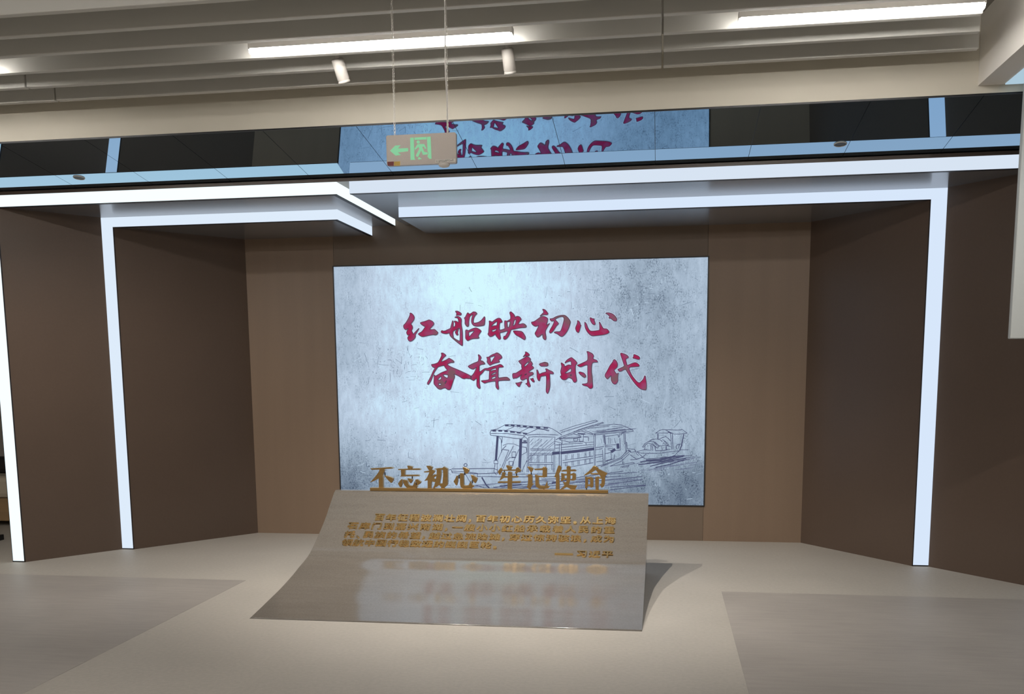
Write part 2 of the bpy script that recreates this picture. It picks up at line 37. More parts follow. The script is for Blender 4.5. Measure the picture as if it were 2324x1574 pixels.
INK=[[35,[[-2297,-4059],[-1766,-3928],[-1003,-3537],[-607,-3521],[214,-3570],[1196,-3667],[2012,-3715],[2761,-3779],[3151,-3876],[3572,-4117],[4058,-4472]]],[35,[[-1004,-3667],[-444,-3667],[409,-3732],[1195,-3796],[1848,-3860],[2500,-3941],[2923,-4053]]],[35,[[-2297,-4010],[-1107,-4025],[-119,-4154],[864,-4315]]],[35,[[-2367,-4320],[-780,-4350],[666,-4526]]],[35,[[-2369,-4483],[-1112,-4611],[7,-4772],[500,-4803]]],[35,[[-2297,-4059],[-2416,-4255],[-2369,-4483]]],[35,[[633,-4575],[930,-4347],[1389,-4152],[1881,-3893],[2500,-3989],[2890,-4118]]],[35,[[-909,-4025],[-247,-3732]]],[35,[[340,-4186],[1130,-3796]]],[35,[[929,-4477],[1845,-4411],[2498,-4410],[3734,-4472]]],[35,[[1059,-4656],[1517,-4622],[2497,-4604],[3474,-4650]]],[35,[[-2063,-6743],[-1731,-6757],[-1717,-7036],[-2067,-7039],[-2063,-6743]]],[35,[[-2000,-7038],[-2075,-7796],[-1845,-8058]]],[35,[[-1801,-7037],[-1778,-7992]]],[35,[[-1543,-4677],[-1380,-4938],[-1391,-5984]]],[35,[[-1311,-4677],[-1349,-5166]]],[35,[[-1253,-5395],[-788,-5230],[-261,-5261],[232,-5455]]],[35,[[-955,-5427],[-1289,-5755],[-1731,-6708]]],[35,[[-1289,-5755],[-728,-5818],[-1339,-7330]]],[35,[[-295,-5424],[-934,-6638],[-1240,-7461]]],[35,[[-432,-5980],[-69,-5979],[-106,-6437],[-436,-6438],[-432,-5980]]],[35,[[197,-5749],[-274,-6798],[-344,-7257]]],[35,[[-902,-6769],[-668,-6505],[-139,-6502]]],[35,[[-704,-6833],[-340,-6831],[-410,-7192],[-674,-7194],[-704,-6833]]],[35,[[495,-5519],[856,-5551],[919,-5974],[456,-6237]]],[35,[[914,-6725],[613,-7362],[445,-7777]]],[35,[[1091,-4704],[1038,-7772]]],[35,[[960,-4769],[923,-7773]]],[35,[[3441,-4699],[3400,-7754]]],[35,[[3308,-5801],[3269,-7755]]],[35,[[1216,-5712],[3373,-5704]]],[35,[[1281,-5842],[3308,-5834]]],[35,[[1181,-6103],[3242,-6094]]],[35,[[1180,-6234],[3274,-6224]]],[35,[[1110,-6920],[3272,-6907]]],[35,[[1142,-7084],[3271,-7070]]],[35,[[467,-4771],[731,-4607],[992,-4802]]],[35,[[3473,-5023],[3960,-5151],[4089,-5215],[4057,-4924]]],[35,[[3830,-5216],[3825,-7588]]],[35,[[3992,-5248],[3988,-7587]]],[35,[[3472,-5346],[3829,-5313]]],[35,[[3471,-5638],[3829,-5604]]],[31,[[1212,-6266],[1209,-6887]]],[31,[[1207,-7083],[1204,-7575]]],[31,[[1344,-6266],[1340,-6886]]],[31,[[1339,-7082],[1336,-7574]]],[31,[[1868,-6263],[1865,-6883]]],[31,[[1864,-7079],[1862,-7570]]],[31,[[1999,-6262],[1996,-6882]]],[31,[[1995,-7078],[1993,-7569]]],[31,[[2523,-6260],[2520,-6879]]],[31,[[2520,-7075],[2518,-7565]]],[31,[[2654,-6259],[2651,-6878]]],[31,[[2651,-7074],[2649,-7564]]],[31,[[3143,-6257],[3141,-6875]]],[31,[[3141,-7071],[3139,-7560]]],[23,[[1154,-5159],[1516,-4768]]],[23,[[1380,-5646],[2268,-4831]]],[23,[[1709,-5482],[2267,-4961]]],[23,[[2134,-5481],[2757,-4895]]],[23,[[2264,-5610],[3213,-4764]]],[23,[[2558,-5642],[3440,-4990]]],[23,[[2852,-5608],[3440,-5152]]],[23,[[1251,-5354],[1482,-5093]]],[23,[[1843,-4962],[2039,-4799]]],[113,[[-1003,-3609],[-756,-3602]]],[113,[[-476,-3602],[-214,-3615]]],[113,[[49,-3641],[328,-3654]]],[113,[[623,-3667],[885,-3680]]],[113,[[1179,-3718],[1457,-3738]]],[113,[[1784,-3770],[2110,-3789]]],[113,[[2468,-3821],[2793,-3834]]],[113,[[-2165,-4085],[-1900,-4091]]],[113,[[-1619,-4091],[-1338,-4097]]],[113,[[-1074,-4123],[-827,-4139]]],[113,[[-548,-4187],[-186,-4203]]],[113,[[44,-4235],[340,-4267]]],[113,[[618,-4315],[913,-4347]]],[164,[[-1724,-4612],[-1897,-6709]]],[203,[[385,-4836],[230,-7746]]],[98,[[530,-5145],[957,-5143]]],[98,[[630,-4998],[860,-4997]]],[203,[[3249,-6086],[3826,-6033]]],[203,[[3995,-6042],[5481,-5873],[6858,-5673]]],[35,[[3524,-4869],[3998,-4599],[5480,-4059],[7651,-3324],[7734,-3390],[6485,-3824],[5144,-4294],[3795,-4835]]],[35,[[3897,-4094],[5144,-3657],[7017,-3140],[7218,-3224],[6150,-3557],[3965,-4229]]],[35,[[7152,-3623],[7818,-3573],[8648,-3490],[9311,-3590],[9974,-3855],[10306,-4021],[10340,-4121],[9712,-4154],[9349,-4255],[9317,-4421],[9151,-4438]]],[35,[[10273,-3971],[9480,-4022],[8486,-4123],[6954,-4325]]],[35,[[6921,-4459],[7021,-4425],[9150,-4188],[9712,-4121]]],[35,[[6084,-4042],[6486,-4192],[6954,-4392],[7021,-4392]]],[35,[[5816,-4126],[6319,-4276],[6821,-4426]]],[35,[[6888,-4459],[6964,-7620]]],[35,[[7021,-4459],[7031,-7619]]],[35,[[7789,-4424],[7894,-5528]]],[35,[[7855,-4424],[7926,-5260]]],[35,[[7722,-4457],[7792,-5126]]],[35,[[7889,-4574],[8986,-4422]]],[35,[[9002,-4422],[9053,-4622],[9153,-4605],[9135,-4388]]],[35,[[9153,-4722],[9227,-5757],[8695,-5826]]],[35,[[9614,-4288],[9726,-5956]]],[35,[[9515,-4321],[9588,-5254]]],[35,[[7960,-5360],[8825,-5290]]],[35,[[7960,-5494],[8493,-5475]]],[35,[[8128,-5661],[8594,-5626]]],[35,[[8128,-5745],[8495,-5827]]],[35,[[9686,-5087],[9786,-5087],[9823,-5654],[10452,-5685],[10553,-5885],[10091,-5987]]],[35,[[10056,-5854],[9298,-6527],[8501,-6868],[7500,-7244]]],[35,[[9824,-5788],[9264,-6427],[7834,-7040],[6997,-7248]]],[35,[[10025,-6088],[9333,-6728],[8336,-7205]]],[35,[[9298,-6527],[9432,-6593]]],[35,[[9433,-6761],[9434,-6996]]],[35,[[8336,-7205],[10396,-6856],[10447,-6956],[9237,-7266]]],[35,[[10000,-7060],[9935,-7228],[9370,-7302]]],[35,[[5110,-4328],[5749,-4561],[5749,-4662],[3862,-4834]]],[35,[[3795,-4734],[5682,-4595]]],[35,[[5984,-4427],[5951,-4997],[5615,-5015],[5615,-4730]]],[35,[[5110,-4764],[5480,-4763],[5447,-4965],[5144,-4983],[5110,-4764]]],[35,[[6018,-4628],[6420,-4644],[6437,-4996]]],[35,[[3896,-4902],[4706,-5068],[5917,-5031],[6186,-5131],[6220,-5299]]],[35,[[3556,-5341],[5144,-5201],[5918,-5165]]],[35,[[3996,-5576],[6890,-5263]]],[35,[[3996,-5778],[5481,-5638],[6891,-5431]]],[35,[[6153,-5131],[6890,-5062]]],[35,[[4130,-6725],[6826,-6305]]],[35,[[4129,-6911],[6827,-6507]]],[35,[[4806,-7297],[6828,-6911]]],[35,[[6993,-6237],[7663,-6149]]],[35,[[6994,-6439],[7663,-6318]]],[35,[[7129,-6842],[7665,-6738]]],[35,[[7661,-5763],[7733,-7108]]],[35,[[7861,-5595],[7867,-7107]]],[35,[[7025,-5565],[7760,-5461]]],[35,[[7026,-5766],[7660,-5629]]],[35,[[7896,-6098],[8396,-5961],[8466,-6565],[7932,-6736]]],[35,[[8730,-6161],[8699,-6564],[7933,-6770]]],[86,[[5480,-4327],[6118,-4360]]],[86,[[9923,-5787],[10123,-5887]]],[27,[[4367,-6250],[4367,-6639]]],[27,[[4366,-6876],[4383,-7249]]],[27,[[4503,-6229],[4502,-6619]]],[27,[[4502,-6856],[4518,-7231]]],[27,[[4942,-6161],[4942,-6555]]],[27,[[4942,-6792],[4958,-7176]]],[27,[[5060,-6143],[5060,-6538]]],[27,[[5060,-6775],[5077,-7161]]],[27,[[5481,-6077],[5481,-6477]]],[27,[[5482,-6713],[5499,-7107]]],[27,[[5599,-6059],[5599,-6459]]],[27,[[5600,-6696],[5617,-7092]]],[27,[[6087,-5984],[6087,-6388]]],[27,[[6088,-6624],[6105,-7030]]],[27,[[6188,-5968],[6188,-6374]]],[27,[[6189,-6610],[6206,-7017]]],[27,[[6490,-5921],[6491,-6330]]],[27,[[6491,-6565],[6509,-6979]]],[27,[[6590,-5906],[6591,-6315]]],[27,[[6592,-6551],[6610,-6966]]],[23,[[6418,-3891],[8218,-3690]]],[23,[[6686,-3824],[8317,-3590]]],[23,[[7154,-4091],[9147,-3822]]],[23,[[8483,-3690],[9478,-3756]]],[23,[[7154,-4191],[9645,-3922]]],[23,[[7488,-4257],[9149,-4072]]],[23,[[8189,-4590],[8226,-5225]]],[23,[[8323,-4690],[8359,-5225]]],[23,[[8689,-4723],[8791,-5190]]],[23,[[5144,-4126],[6150,-3824]]],[23,[[5480,-3992],[6818,-3557]]],[195,[[8991,-5256],[9026,-5590]]],[195,[[8462,-5911],[8728,-5726]]],[39,[[-6329,-7656],[-6033,-7606],[-5939,-7896],[-3586,-7974],[-3638,-8216],[-1545,-8246],[1735,-8219],[4123,-8151]]],[39,[[-5983,-7557],[-2119,-7481],[-1732,-7623]]],[39,[[-4760,-7935],[-4092,-9091]]],[39,[[-3894,-8992],[-2531,-9366]]],[39,[[-7317,-7664],[-6329,-7656]]],[39,[[-7320,-7809],[-6332,-7831]]],[39,[[-5937,-7750],[-4660,-7789],[-3586,-7926]]],[39,[[-3586,-7974],[-1735,-7892]]],[39,[[-1542,-8006],[1737,-7960],[3648,-7869]]],[39,[[-4553,-7180],[-4582,-7265],[-4656,-7318],[-4747,-7319],[-4820,-7267],[-4846,-7182],[-4817,-7097],[-4743,-7044],[-4652,-7043],[-4579,-7095],[-4553,-7180]]],[101,[[-3200,-8309],[-2819,-8982],[-2433,-9365]]],[43,[[-2138,-9168],[-2,-8954],[1732,-8841]]],[43,[[-1556,-9259],[1731,-9033],[3646,-8727]]],[43,[[-683,-9346],[3646,-8919],[6491,-8511]]],[43,[[5357,-8236],[7431,-7934],[9488,-7634]]],[43,[[5546,-8424],[9305,-8060]]],[43,[[6019,-8658],[9772,-8245],[11165,-8092]]],[43,[[8186,-8780],[11168,-8374]]],[43,[[8375,-9062],[11451,-8843]]],[43,[[8376,-9299],[11451,-8890]]],[43,[[7994,-7929],[10698,-7719]]],[43,[[2214,-8406],[4598,-8290]]],[43,[[-194,-8715],[2692,-8497]]],[86,[[-1554,-9066],[384,-8902]]],[86,[[3169,-8732],[5073,-8381]]],[86,[[6491,-8368],[7995,-8118]]],[35,[[12277,-4277],[12622,-4027],[12853,-3968],[13692,-3997],[14211,-3996],[14585,-3967],[14992,-4273],[14418,-4347],[13841,-4348],[13550,-4202],[13143,-4027]]],[35,[[12277,-4277],[13349,-4260]]],[35,[[13551,-4289],[13687,-5697]]],[35,[[13696,-4318],[13802,-5697]]],[35,[[11154,-5471],[11385,-5175],[11703,-4998],[11993,-4821],[12341,-4790],[12632,-4834],[12866,-4995]]],[35,[[11154,-5501],[11271,-5500],[11473,-5264],[11676,-5145],[11968,-5232],[12232,-5438],[12294,-5791]]],[35,[[11703,-4998],[12111,-4997],[12375,-5231],[12609,-5378],[12467,-5584],[12262,-5467]]],[35,[[12631,-4760],[13150,-4583],[13384,-4729],[13560,-4934]]],[35,[[12610,-5407],[13160,-5317],[13567,-5433]]],[35,[[12875,-5730],[12813,-5436]]],[35,[[11881,-5262],[11887,-5793]]],[35,[[11999,-5380],[12033,-5822]]],[35,[[11387,-5441],[11332,-5707]]],[35,[[10661,-5916],[11040,-5796],[11361,-5721],[11828,-5778]]],[35,[[10691,-5946],[11101,-6032],[11831,-6059],[12704,-6025],[13573,-5903],[14324,-5812],[14439,-5723],[15102,-5721]]],[35,[[12295,-5821],[12992,-5788],[13571,-5697]]],[35,[[10809,-6034],[11163,-6387],[11428,-6534],[12128,-6545],[13001,-6466],[13580,-6345],[13954,-6196],[14324,-5812]]],[35,[[14059,-5461],[14143,-5284],[14431,-5225],[14547,-5254]]],[35,[[14345,-5254],[14263,-5577]]],[35,[[14030,-5461],[14120,-5637]]],[35,[[10513,-5769],[10663,-6123],[10840,-6241]]],[35,[[11482,-6119],[11134,-6417],[10667,-6568],[10077,-6185]]],[35,[[10081,-6630],[10609,-6598],[11134,-6387]]],[35,[[11548,-6888],[13004,-6761],[14162,-6548],[14884,-6515]]],[27,[[12112,-5085],[12494,-5466]]],[27,[[11967,-5115],[12408,-5555]]],[27,[[12228,-5055],[12580,-5378]]],[27,[[12864,-4818],[13098,-4994],[12926,-5171],[13275,-5228],[13068,-4935],[13420,-5287],[13160,-5346]]],[66,[[13348,-4173],[13638,-4289]]],[66,[[12481,-4350],[12486,-4761]]],[66,[[13190,-5434],[13223,-5728]]],[66,[[14706,-4375],[14545,-5136],[14548,-5342],[14381,-5724]]],[66,[[10991,-6803],[11546,-6711],[12712,-6674],[13869,-6314],[14735,-6221]]],[66,[[10818,-7041],[11841,-6916],[13004,-6702],[14678,-6310]]],[66,[[11844,-7183],[13006,-6879],[13874,-6697]]],[66,[[11487,-6652],[12711,-6586],[13955,-6255]]],[66,[[12312,-7280],[13588,-6994],[14741,-6604]]]]
GOLD_SHAPES=[[[[[-21823,7709],[-20998,7761],[-20242,7823],[-20013,7768],[-19994,7731],[-20227,7692],[-20807,7669],[-21001,7630],[-21719,7606]]],[[[-21097,7676],[-20729,7688],[-20713,7566],[-20816,7339],[-20868,7207],[-20848,6887],[-20859,6509],[-20849,6160],[-21199,6147],[-21190,6601],[-21185,6978],[-21353,6864],[-21609,6729],[-21885,6632],[-21604,6918],[-21343,7222],[-21141,7488]]],[[[-20743,7180],[-20435,7117],[-20187,7034],[-20034,6960],[-20097,6762],[-20218,6600],[-20444,6815],[-20631,7040]]]],[[[[-18932,7935],[-18798,7936],[-18588,7890],[-18512,7844],[-18612,7694],[-18861,7683],[-18896,7842]]],[[[-19659,7677],[-19072,7700],[-17998,7736],[-17848,7643],[-18020,7614],[-19074,7606],[-19622,7602]]],[[[-19420,7622],[-19112,7625],[-19142,7203],[-19412,7153]]],[[[-19489,7172],[-19122,7240],[-18086,7258],[-17974,7147],[-18702,7131],[-19452,7106]]],[[[-19418,6918],[-19343,6863],[-19360,6562],[-19473,6278],[-19568,6352],[-19687,6577],[-19518,6786]]],[[[-19285,6873],[-18978,6828],[-18923,6716],[-18907,6585],[-18833,6473],[-18719,6417],[-18546,6410],[-18467,6532],[-18385,6759],[-18349,6628],[-18220,6422],[-18144,6367],[-18281,6252],[-18533,6184],[-18821,6181],[-19049,6301],[-19199,6469],[-19270,6675]]],[[[-18936,6979],[-18706,6943],[-18535,6889],[-18577,6738],[-18696,6587],[-18808,6717]]],[[[-18344,6872],[-18170,6911],[-17982,6781],[-17888,6707],[-17967,6575],[-18162,6442],[-18253,6628]]]],[[[[-17448,7936],[-17173,7938],[-16979,7843],[-17001,7728],[-17122,7592],[-17259,7611],[-17373,7802]]],[[[-17654,7502],[-17280,7562],[-17180,7611],[-16944,7632],[-16789,7556],[-16830,7460],[-16991,7266],[-17093,7092],[-17105,6976],[-17021,6765],[-17082,6687],[-17132,6155],[-17379,6153],[-17364,6839],[-17631,6788],[-17429,7031],[-17265,7341],[-17223,7447],[-17597,7435]]],[[[-17092,7150],[-16833,7306],[-16717,7268],[-16719,7153],[-16938,7016],[-16762,6941],[-16786,6728],[-16905,6708],[-17116,6938]]],[[[-16855,7700],[-16550,7760],[-16217,7781],[-16098,7888],[-15808,7727],[-15830,6545],[-15910,6448],[-16228,6165],[-16336,6164],[-16342,6366],[-16497,6480],[-16696,6343],[-16984,6205],[-16850,6496],[-16724,6922],[-16658,7269],[-16650,7653]],[[-16327,7656],[-16161,7647],[-16159,7234],[-16220,6618],[-16455,6596],[-16369,6983],[-16313,7349]]]],[[[[-15135,7204],[-15037,7205],[-15035,6783],[-15147,6455],[-15262,6589],[-15366,6780],[-15216,7012]]],[[[-14879,7360],[-14762,7399],[-14587,7362],[-14585,6902],[-14581,6518],[-14466,6462],[-14212,6503],[-14112,6715],[-14052,6830],[-14025,6658],[-13940,6505],[-13766,6469],[-13924,6314],[-14080,6226],[-14586,6211],[-14818,6343],[-14873,6573]]],[[[-14657,7859],[-14444,7822],[-14156,7672],[-14197,7499],[-14335,7345],[-14470,7401],[-14602,7668]]],[[[-14045,7271],[-13852,7234],[-13545,7026],[-13587,6835],[-13706,6642],[-13858,6794],[-13971,7023]]]],[[[[-11360,7996],[-11235,8016],[-11007,7941],[-10873,7885],[-10970,7733],[-11009,7695],[-11238,7693],[-11276,7807]]],[[[-11754,7841],[-11679,7747],[-11641,7671],[-10627,7707],[-10607,7811],[-10453,7879],[-10227,7643],[-10265,7567],[-10418,7509],[-10610,7394],[-10705,7431],[-10627,7602],[-11661,7604],[-11739,7461],[-11856,7289],[-11932,7421],[-11997,7545]]],[[[-11643,7500],[-11413,7464],[-11434,7311],[-11492,7216],[-11186,7199],[-11187,7085],[-11513,7082],[-11687,6966],[-11880,6850],[-11762,7118],[-11683,7309]]],[[[-11211,7532],[-11087,7542],[-10915,7486],[-10918,7201],[-10946,6201],[-11099,6174],[-11262,6188],[-11244,7122]]],[[[-10956,7201],[-10516,7233],[-10402,7168],[-10460,7110],[-10957,7096]]],[[[-12016,6753],[-11938,6802],[-10328,6836],[-10252,6770],[-10329,6702],[-11959,6687]]]],[[[[-9768,7902],[-9654,7931],[-9464,7876],[-9294,7783],[-9370,7631],[-9466,7479],[-9561,7592],[-9655,7761]]],[[[-9925,7248],[-9715,7278],[-9695,7363],[-9562,7374],[-9392,7271],[-9395,6664],[-9262,6665],[-9415,6512],[-9550,6282],[-9627,6205],[-9702,6319],[-9816,6413],[-9739,6565],[-9708,6946],[-9715,7211]]],[[[-9256,7764],[-8649,7806],[-8592,7891],[-8422,7921],[-8290,7790],[-8311,7185],[-8501,7127],[-8652,7145],[-8917,7161],[-8910,6668],[-8807,6518],[-8465,6502],[-8389,6617],[-8293,6883],[-8266,6618],[-8219,6504],[-8087,6439],[-8201,6334],[-8523,6274],[-8884,6289],[-9092,6420],[-9167,6571],[-9164,7140],[-9202,7272],[-9163,7349],[-8917,7256],[-8633,7249],[-8612,7674],[-9199,7670]]]],[[[[-7451,8018],[-7356,8018],[-7203,7867],[-7242,7714],[-7338,7522],[-7414,7406],[-7376,7215],[-7369,6227],[-7647,6186],[-7626,7098],[-7664,7155],[-7759,7154],[-7644,7462],[-7547,7769]]],[[[-6841,7946],[-6707,8004],[-6536,7929],[-6565,7623],[-6565,7145],[-6584,6916],[-6651,6704],[-6670,6608],[-6384,6573],[-6060,6547],[-6155,6364],[-6232,6201],[-6441,6237],[-6823,6434],[-7053,6298],[-7340,6237],[-7168,6392],[-7014,6547],[-7052,6701],[-7129,6815],[-7014,6797],[-6880,6779],[-6823,6952],[-6822,7621]]],[[[-7242,7637],[-7089,7696],[-6822,7717],[-6232,7740],[-6099,7646],[-6175,7607],[-6670,7594],[-7223,7580]]],[[[-7242,7465],[-7013,7409],[-6784,7392],[-6784,7297],[-7013,7285],[-6994,7065],[-6784,7067],[-6785,6952],[-7052,6969],[-7128,6872],[-7281,6871],[-7224,7140]]],[[[-6594,7375],[-6403,7453],[-6327,7491],[-6156,7397],[-6156,6996],[-6289,6918],[-6479,6917],[-6594,6954],[-6422,7070],[-6403,7300],[-6594,7298]]]],[[[[-4887,7997],[-4717,8017],[-4584,7828],[-4867,7598],[-5150,7424],[-5377,7327],[-5586,7287],[-5491,7383],[-5188,7633],[-5000,7825]]],[[[-4773,8007],[-4528,7904],[-4489,7791],[-4206,7650],[-3828,7482],[-3885,7396],[-3997,7243],[-4279,7165],[-4450,7392],[-4602,7600],[-4735,7770]]],[[[-5074,7482],[-4885,7464],[-4488,7487],[-4431,7382],[-4960,7369],[-5055,7387]]],[[[-5472,7231],[-5301,7175],[-5036,7197],[-4865,7103],[-4863,6473],[-5034,6395],[-5129,6509],[-5281,6507],[-5299,6392],[-5470,6352],[-5462,6964]],[[-5263,7023],[-5111,7043],[-5091,6662],[-5262,6622]]],[[[-4714,7180],[-4469,7239],[-4467,6782],[-4484,6229],[-4692,6207],[-4732,6780]]],[[[-4506,7182],[-4280,7184],[-3997,7281],[-4032,6634],[-4126,6481],[-4276,6403],[-4334,6555],[-4429,6630],[-4278,6727],[-4260,7070],[-4506,7087]]]]]
PEGS={"1":[[-18984,6179],[-18588,7095],[-20721,7265],[-18275,6516]],"3":[[-14606,6210],[-14042,6216],[-14528,7420],[-14961,7139],[-13936,6793]],"5":[[-9569,6263],[-8561,6235],[-9486,7441]],"7":[[-5375,6277]],"4":[[-11508,7539],[-10592,7337]]}
SIGNPOLY=[[[-12321,24929],[-12070,25147],[-11825,25147],[-11956,25013],[-11478,25013],[-11481,24875],[-11961,24845],[-11815,24730],[-12071,24710]],[[-11372,25453],[-11203,25456],[-11192,24555],[-11140,24494],[-11374,24493]],[[-11171,25454],[-10612,25460],[-10614,25351],[-11163,25355]],[[-10591,25459],[-10422,25461],[-10400,24503],[-10505,24508],[-10588,24610],[-10554,24688],[-10532,24746],[-10578,24847]],[[-10928,25253],[-10939,25218],[-10967,25193],[-11004,25185],[-11041,25196],[-11067,25223],[-11076,25259],[-11065,25294],[-11038,25319],[-11001,25327],[-10964,25316],[-10937,25289]],[[-11030,25162],[-10724,25159],[-10622,24967],[-10686,24940],[-10747,25051],[-10821,25035],[-10731,24814],[-10573,24787],[-10565,24708],[-10797,24688],[-10867,24879],[-11032,24608],[-11105,24631],[-11115,24691],[-10950,24961],[-11001,25042],[-11152,24920],[-11182,24971]],[[-11033,24549],[-10979,24606],[-10843,24511],[-11013,24498]]]
SIGNSTK=[["red",[[-12462,24457],[-12163,24455],[-12172,24266],[-12456,24278]]],["yellow",[[-12152,24445],[-11864,24453],[-11869,24264],[-12157,24266]]],["white",[[-10232,24457],[-9298,24469],[-9300,24321],[-10225,24318]]]]

# ---------------- helpers ----------------
class MB:
    def __init__(s): s.bm = bmesh.new()
    def face(s, pts, mi=0):
        vs_ = [s.bm.verts.new(p) for p in pts]
        try: fa = s.bm.faces.new(vs_); fa.material_index = mi; return fa
        except ValueError: return None
    def box(s, x0, x1, y0, y1, z0, z1, mi=0):
        v = [s.bm.verts.new((x, y, z)) for x in (x0, x1) for y in (y0, y1) for z in (z0, z1)]
        for q in ((0,1,3,2),(4,6,7,5),(0,4,5,1),(2,3,7,6),(0,2,6,4),(1,5,7,3)):
            s.bm.faces.new([v[i] for i in q]).material_index = mi
        return s
    def prism(s, pts, z0, z1, mi=0):                       # plan polygon pulled up
        n = len(pts); A = [s.bm.verts.new((x, y, z0)) for x, y in pts]; B = [s.bm.verts.new((x, y, z1)) for x, y in pts]
        s.bm.faces.new(A[::-1]).material_index = mi; s.bm.faces.new(B).material_index = mi
        for i in range(n): s.bm.faces.new((A[i], A[(i+1)%n], B[(i+1)%n], B[i])).material_index = mi
        return s
    def lathe(s, prof, c=(0,0,0), n=32, mat=None, mi=0, smooth=True, caps=True):  # (radius, z) profile round local z
        rings = []
        for rr, zz in prof:
            ring = []
            for k in range(n):
                t = 2*math.pi*k/n; p = Vector((rr*math.cos(t), rr*math.sin(t), zz))
                if mat is not None: p = mat @ p
                ring.append(s.bm.verts.new(p+Vector(c)))
            rings.append(ring)
        for A, B in zip(rings, rings[1:]):
            for k in range(n):
                fa = s.bm.faces.new((A[k], A[(k+1)%n], B[(k+1)%n], B[k])); fa.smooth = smooth; fa.material_index = mi
        for ring, fl in ((rings[0], 1), (rings[-1], 0)) if caps else ():
            if (Vector(ring[0].co)-Vector(ring[n//2].co)).length > 1e-6: s.bm.faces.new(ring[::-1] if fl else ring).material_index = mi
        return s
    def tube(s, pts, rad, n=8, mi=0):
        rings = []
        for i, p in enumerate(pts):
            p = Vector(p); d = (Vector(pts[min(i+1, len(pts)-1)])-Vector(pts[max(i-1, 0)])).normalized()
            e = d.orthogonal().normalized(); g = d.cross(e)
            rings.append([s.bm.verts.new(p+rad*(math.cos(2*math.pi*k/n)*e+math.sin(2*math.pi*k/n)*g)) for k in range(n)])
        for A, B in zip(rings, rings[1:]):
            for k in range(n):
                fa = s.bm.faces.new((A[k], A[(k+1)%n], B[(k+1)%n], B[k])); fa.smooth = True; fa.material_index = mi
        s.bm.faces.new(rings[0][::-1]); s.bm.faces.new(rings[-1]); return s
    def plate(s, polys, y0, y1, mi=0):                     # outline(s) in x,z with holes, pulled from y0 (front) to y1
        P3 = [[Vector((x, z, 0)) for x, z in p] for p in polys]
        tri = tessellate_polygon(P3); flat = [p for q in polys for p in q]
        F_ = [s.bm.verts.new((x, y0, z)) for x, z in flat]; B_ = [s.bm.verts.new((x, y1, z)) for x, z in flat] if y1 != y0 else None
        for t in tri:
            try:
                s.bm.faces.new([F_[i] for i in t]).material_index = mi
                if B_: s.bm.faces.new([B_[i] for i in t][::-1]).material_index = mi
            except ValueError: pass
        if B_:
            k = 0
            for q in polys:
                n = len(q)
                for i in range(n):
                    try: s.bm.faces.new((F_[k+i], F_[k+(i+1)%n], B_[k+(i+1)%n], B_[k+i])).material_index = mi
                    except ValueError: pass
                k += n
        return s
    def build(s, name, mats, parent=None, recalc=True, bevel=0):
        if recalc: bmesh.ops.recalc_face_normals(s.bm, faces=s.bm.faces)
        me = bpy.data.meshes.new(name); s.bm.to_mesh(me); s.bm.free()
        for m in (mats if isinstance(mats, (list, tuple)) else [mats]): me.materials.append(m)
        o = bpy.data.objects.new(name, me); COL.objects.link(o); o.parent = parent
        if bevel:
            md = o.modifiers.new('edge', 'BEVEL'); md.width = bevel; md.segments = 2; md.limit_method = 'ANGLE'
        return o
def tag(o, label, cat, group=None, kind=None):
    o['label'] = label; o['category'] = cat
    if group: o['group'] = group
    if kind: o['kind'] = kind
    return o
def empty(name, loc, label, cat, group=None):
    o = bpy.data.objects.new(name, None); COL.objects.link(o); o.location = loc; o.empty_display_size = .1
    return tag(o, label, cat, group)
def setting(mb, name, mats, label, cat, **k): return tag(mb.build(name, mats, **k), label, cat, kind='structure')
def under(o, root):                                        # parent a mesh built in world space
    o.parent = root; o.matrix_parent_inverse = Matrix.Translation(-Vector(root.location)); return o
def srgb(*c): return tuple(((x/255)/12.92 if x/255 <= .04045 else ((x/255+.055)/1.055)**2.4) for x in c)+(1,)

